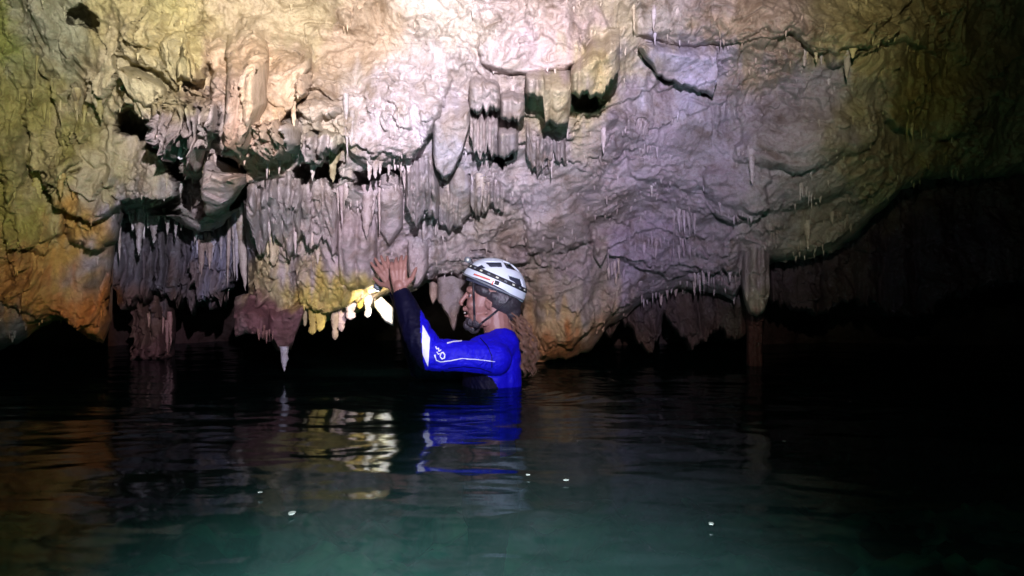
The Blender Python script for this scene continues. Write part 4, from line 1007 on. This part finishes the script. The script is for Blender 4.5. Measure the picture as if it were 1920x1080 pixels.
# headlamp on the brow
bm = bmesh.new(); M = Matrix.Translation(H(883, 493)) @ Matrix.Rotation(math.radians(-35), 4, 'Y')
bmesh.ops.create_cube(bm, size=1, matrix=M @ Matrix.Diagonal((.018, .05, .034, 1))); bmesh.ops.bevel(bm, geom=bm.edges[:], offset=.004, segments=3, affect='EDGES', profile=.6)
hl = poly_obj('headlamp', bm, STRAP, helmet)
bm = bmesh.new(); bmesh.ops.create_cone(bm, cap_ends=True, segments=28, radius1=.013, radius2=.012, depth=.024, matrix=Matrix.Translation(H(877, 487, -.022)) @ Matrix.Rotation(math.radians(80), 4, 'X') @ Matrix.Rotation(-.4, 4, 'Y'))
kb = poly_obj('knob', bm, GREY, hl)
bm = bmesh.new(); bmesh.ops.create_cone(bm, cap_ends=True, segments=24, radius1=.006, radius2=.005, depth=.006, matrix=Matrix.Translation(H(877, 487, -.036)) @ Matrix.Rotation(math.radians(90), 4, 'X'))
poly_obj('knob_cap', bm, PALE, kb)
bm = bmesh.new(); prim_cap(bm, H(885, 484), H(905, 482), .0022, .0022); prim_cap(bm, H(905, 482), H(912, 486), .0022, .0022); poly_obj('cable', bm, STRAP, hl)
# straps
def tape(name, pts, wd, mat, parent):
    bm = bmesh.new()
    for a, b in zip(pts[:-1], pts[1:]): prim_cap(bm, a, b, wd, wd)
    return poly_obj(name, bm, mat, parent)
for w_ in (-1, 1):
    tape('chin_strap', [H(888, 530, w_ * .066), H(889, 560, w_ * .066), H(890, 590, w_ * .058), H(890, 618, w_ * .025), H(888, 622, 0)], .0048, STRAP, helmet)
    tape('chin_strap', [H(958, 560, w_ * .072), H(928, 586, w_ * .074), H(905, 604, w_ * .064), H(891, 618, w_ * .028)], .0042, STRAP, helmet)
# hair under the helmet
bm = bmesh.new()
tl = Matrix.Rotation(math.radians(25), 4, 'Y')
prim_sphere(bm, H(940, 560), (.086, .079, .072), tl); prim_sphere(bm, H(957, 583), (.044, .045, .042)); prim_sphere(bm, H(908, 545), (.052, .079, .034), tl); prim_sphere(bm, H(930, 556), (.055, .081, .036), tl)
hair = remesh('hair', bm, .004, DHAIR, diver, 3, lambda v: .0022 * ridged((v + .01 * pn(v * 20)[:, None]) * np.array([170, 170, 26]), 2))
# long curls down the back
def curls():
    rs = np.random.RandomState(3); V = []; Fc = []; base = 0
    lk = [(rs.randn() * .013, rs.randn() * .02, rs.uniform(.008, .016), rs.uniform(3, 6), rs.rand() * 6.28, rs.uniform(.8, 1)) for _ in range(22)]
    for k in range(200):
        q = lk[k % 22]; ox, oy = q[0] + rs.randn() * .0022, q[1] + rs.randn() * .0022; L = q[5] * rs.uniform(.92, 1.0); am = q[2] * rs.uniform(.85, 1.15); fr = q[3]; ph = q[4] + rs.randn() * .15; rr = rs.uniform(.0009, .0019)
        n = 50; t = np.linspace(0, 1, n) * L
        cx = np.interp(t, [0, .25, .6, 1], [958, 980, 992, 986]); cy = np.interp(t, [0, .25, 1], [578, 612, 712])
        sp = .5 + 1.1 * np.sin(np.clip(t, 0, 1) * math.pi * .8)
        x = (cx - 960) * S + ox * sp + am * np.cos(t * fr * 6.28 + ph); z = CH + (HOR - cy) * S; y = YH + .0 + oy * sp + am * np.sin(t * fr * 6.28 + ph)
        th = np.linspace(0, 6.283, 6, endpoint=False); r = rr * (1 - .6 * (t / L) ** 3)
        R = np.stack([x[:, None] + r[:, None] * np.cos(th), y[:, None] + r[:, None] * np.sin(th), np.repeat(z[:, None], 6, 1)], 2)
        V.append(R.reshape(-1, 3)); Fc.append(grid_faces(n, 6, base, True)); base += n * 6
    me = mesh_from('hair_curls', np.concatenate(V), np.concatenate(Fc), True, HAIR)
    link('hair_curls', me, diver, 'long brown curls hanging down the back')
curls()

# ------------------------------------------------------------------ torch in the far hand
T0 = P(722, 508, 3.14); T1 = P(704, 548, 3.20); td = (T1 - T0).normalized()
tor = bpy.data.objects.new('torch', None); COL.objects.link(tor); tor['label'] = 'small lit torch held in the raised hand, shining down on the white stub'; tor['category'] = 'torch'
Q = td.to_track_quat('Z', 'Y').to_matrix().to_4x4()
bm = bmesh.new()
for a, b, r1, r2 in [(0, .06, .013, .013), (.06, .075, .013, .019), (.075, .098, .019, .019)]:
    bmesh.ops.create_cone(bm, cap_ends=True, segments=28, radius1=r1, radius2=r2, depth=b - a, matrix=Matrix.Translation(T0 + td * (a + b) / 2) @ Q)
poly_obj('torch_body', bm, GREY, tor)
em = bpy.data.materials.new('lit_lens'); em.use_nodes = True; b = em.node_tree.nodes['Principled BSDF']; b.inputs['Emission Color'].default_value = (.95, .97, 1, 1); b.inputs['Emission Strength'].default_value = 14
bm = bmesh.new(); bmesh.ops.create_cone(bm, cap_ends=True, segments=28, radius1=.016, radius2=.016, depth=.003, matrix=Matrix.Translation(T0 + td * .1) @ Q)
poly_obj('lens', bm, em, tor)
l2 = bpy.data.lights.new('torch_light', 'SPOT'); l2o = bpy.data.objects.new('torch_light', l2); COL.objects.link(l2o)
l2o.location = T0 + td * .106; l2o.rotation_euler = (P(706, 590, 3.46) - l2o.location).to_track_quat('-Z', 'Y').to_euler()
l2.spot_size = math.radians(95); l2.spot_blend = 1; l2.energy = 24; l2.color = (1, .95, .85); l2.shadow_soft_size = .012

# ------------------------------------------------------------------ flakes adrift on the lake
FL = simple('pale_flake', (.05, .058, .055), .5)
def flake(px, py, a, b, label):
    Y = CH * F / (py - HOR); c = P(px, py, Y); rs = np.random.RandomState(int(px)); bm = bmesh.new(); n = 11
    ring = []
    for k in range(n):
        th = 6.283 * k / n; r = 1 + .35 * rs.randn() * .5
        ring.append(bm.verts.new((c.x + a / F * Y * .5 * r * .8 * math.cos(th), c.y + b / F * Y * 1.0 * r * math.sin(th), .006 + .001 * rs.rand())))
    f = bm.faces.new(ring); q = bmesh.ops.extrude_face_region(bm, geom=[f])
    for v in q['geom']:
        if isinstance(v, bmesh.types.BMVert): v.co.z += .0018
    me = bpy.data.meshes.new('floating_flake'); bm.to_mesh(me); bm.free(); me.materials.append(FL)
    link('floating_flake', me, label=label, cat='flake')
flake(548, 970, 18, 9, 'largest pale flake floating on the dark green water at lower left')
flake(1333, 991, 12, 6, 'pale round flake floating at the lower right')
flake(1471, 833, 8, 5, 'dull flake floating far right where the water turns black')
flake(1062, 907, 12, 3, 'thin pale flake adrift right of the diver reflection')
flake(990, 897, 10, 3, 'thin pale flake adrift straight below the diver')
flake(488, 930, 8, 4, 'faint small flake up left of the largest flake')
flake(1594, 757, 5, 4, 'tiny faint flake on the black water at far right')
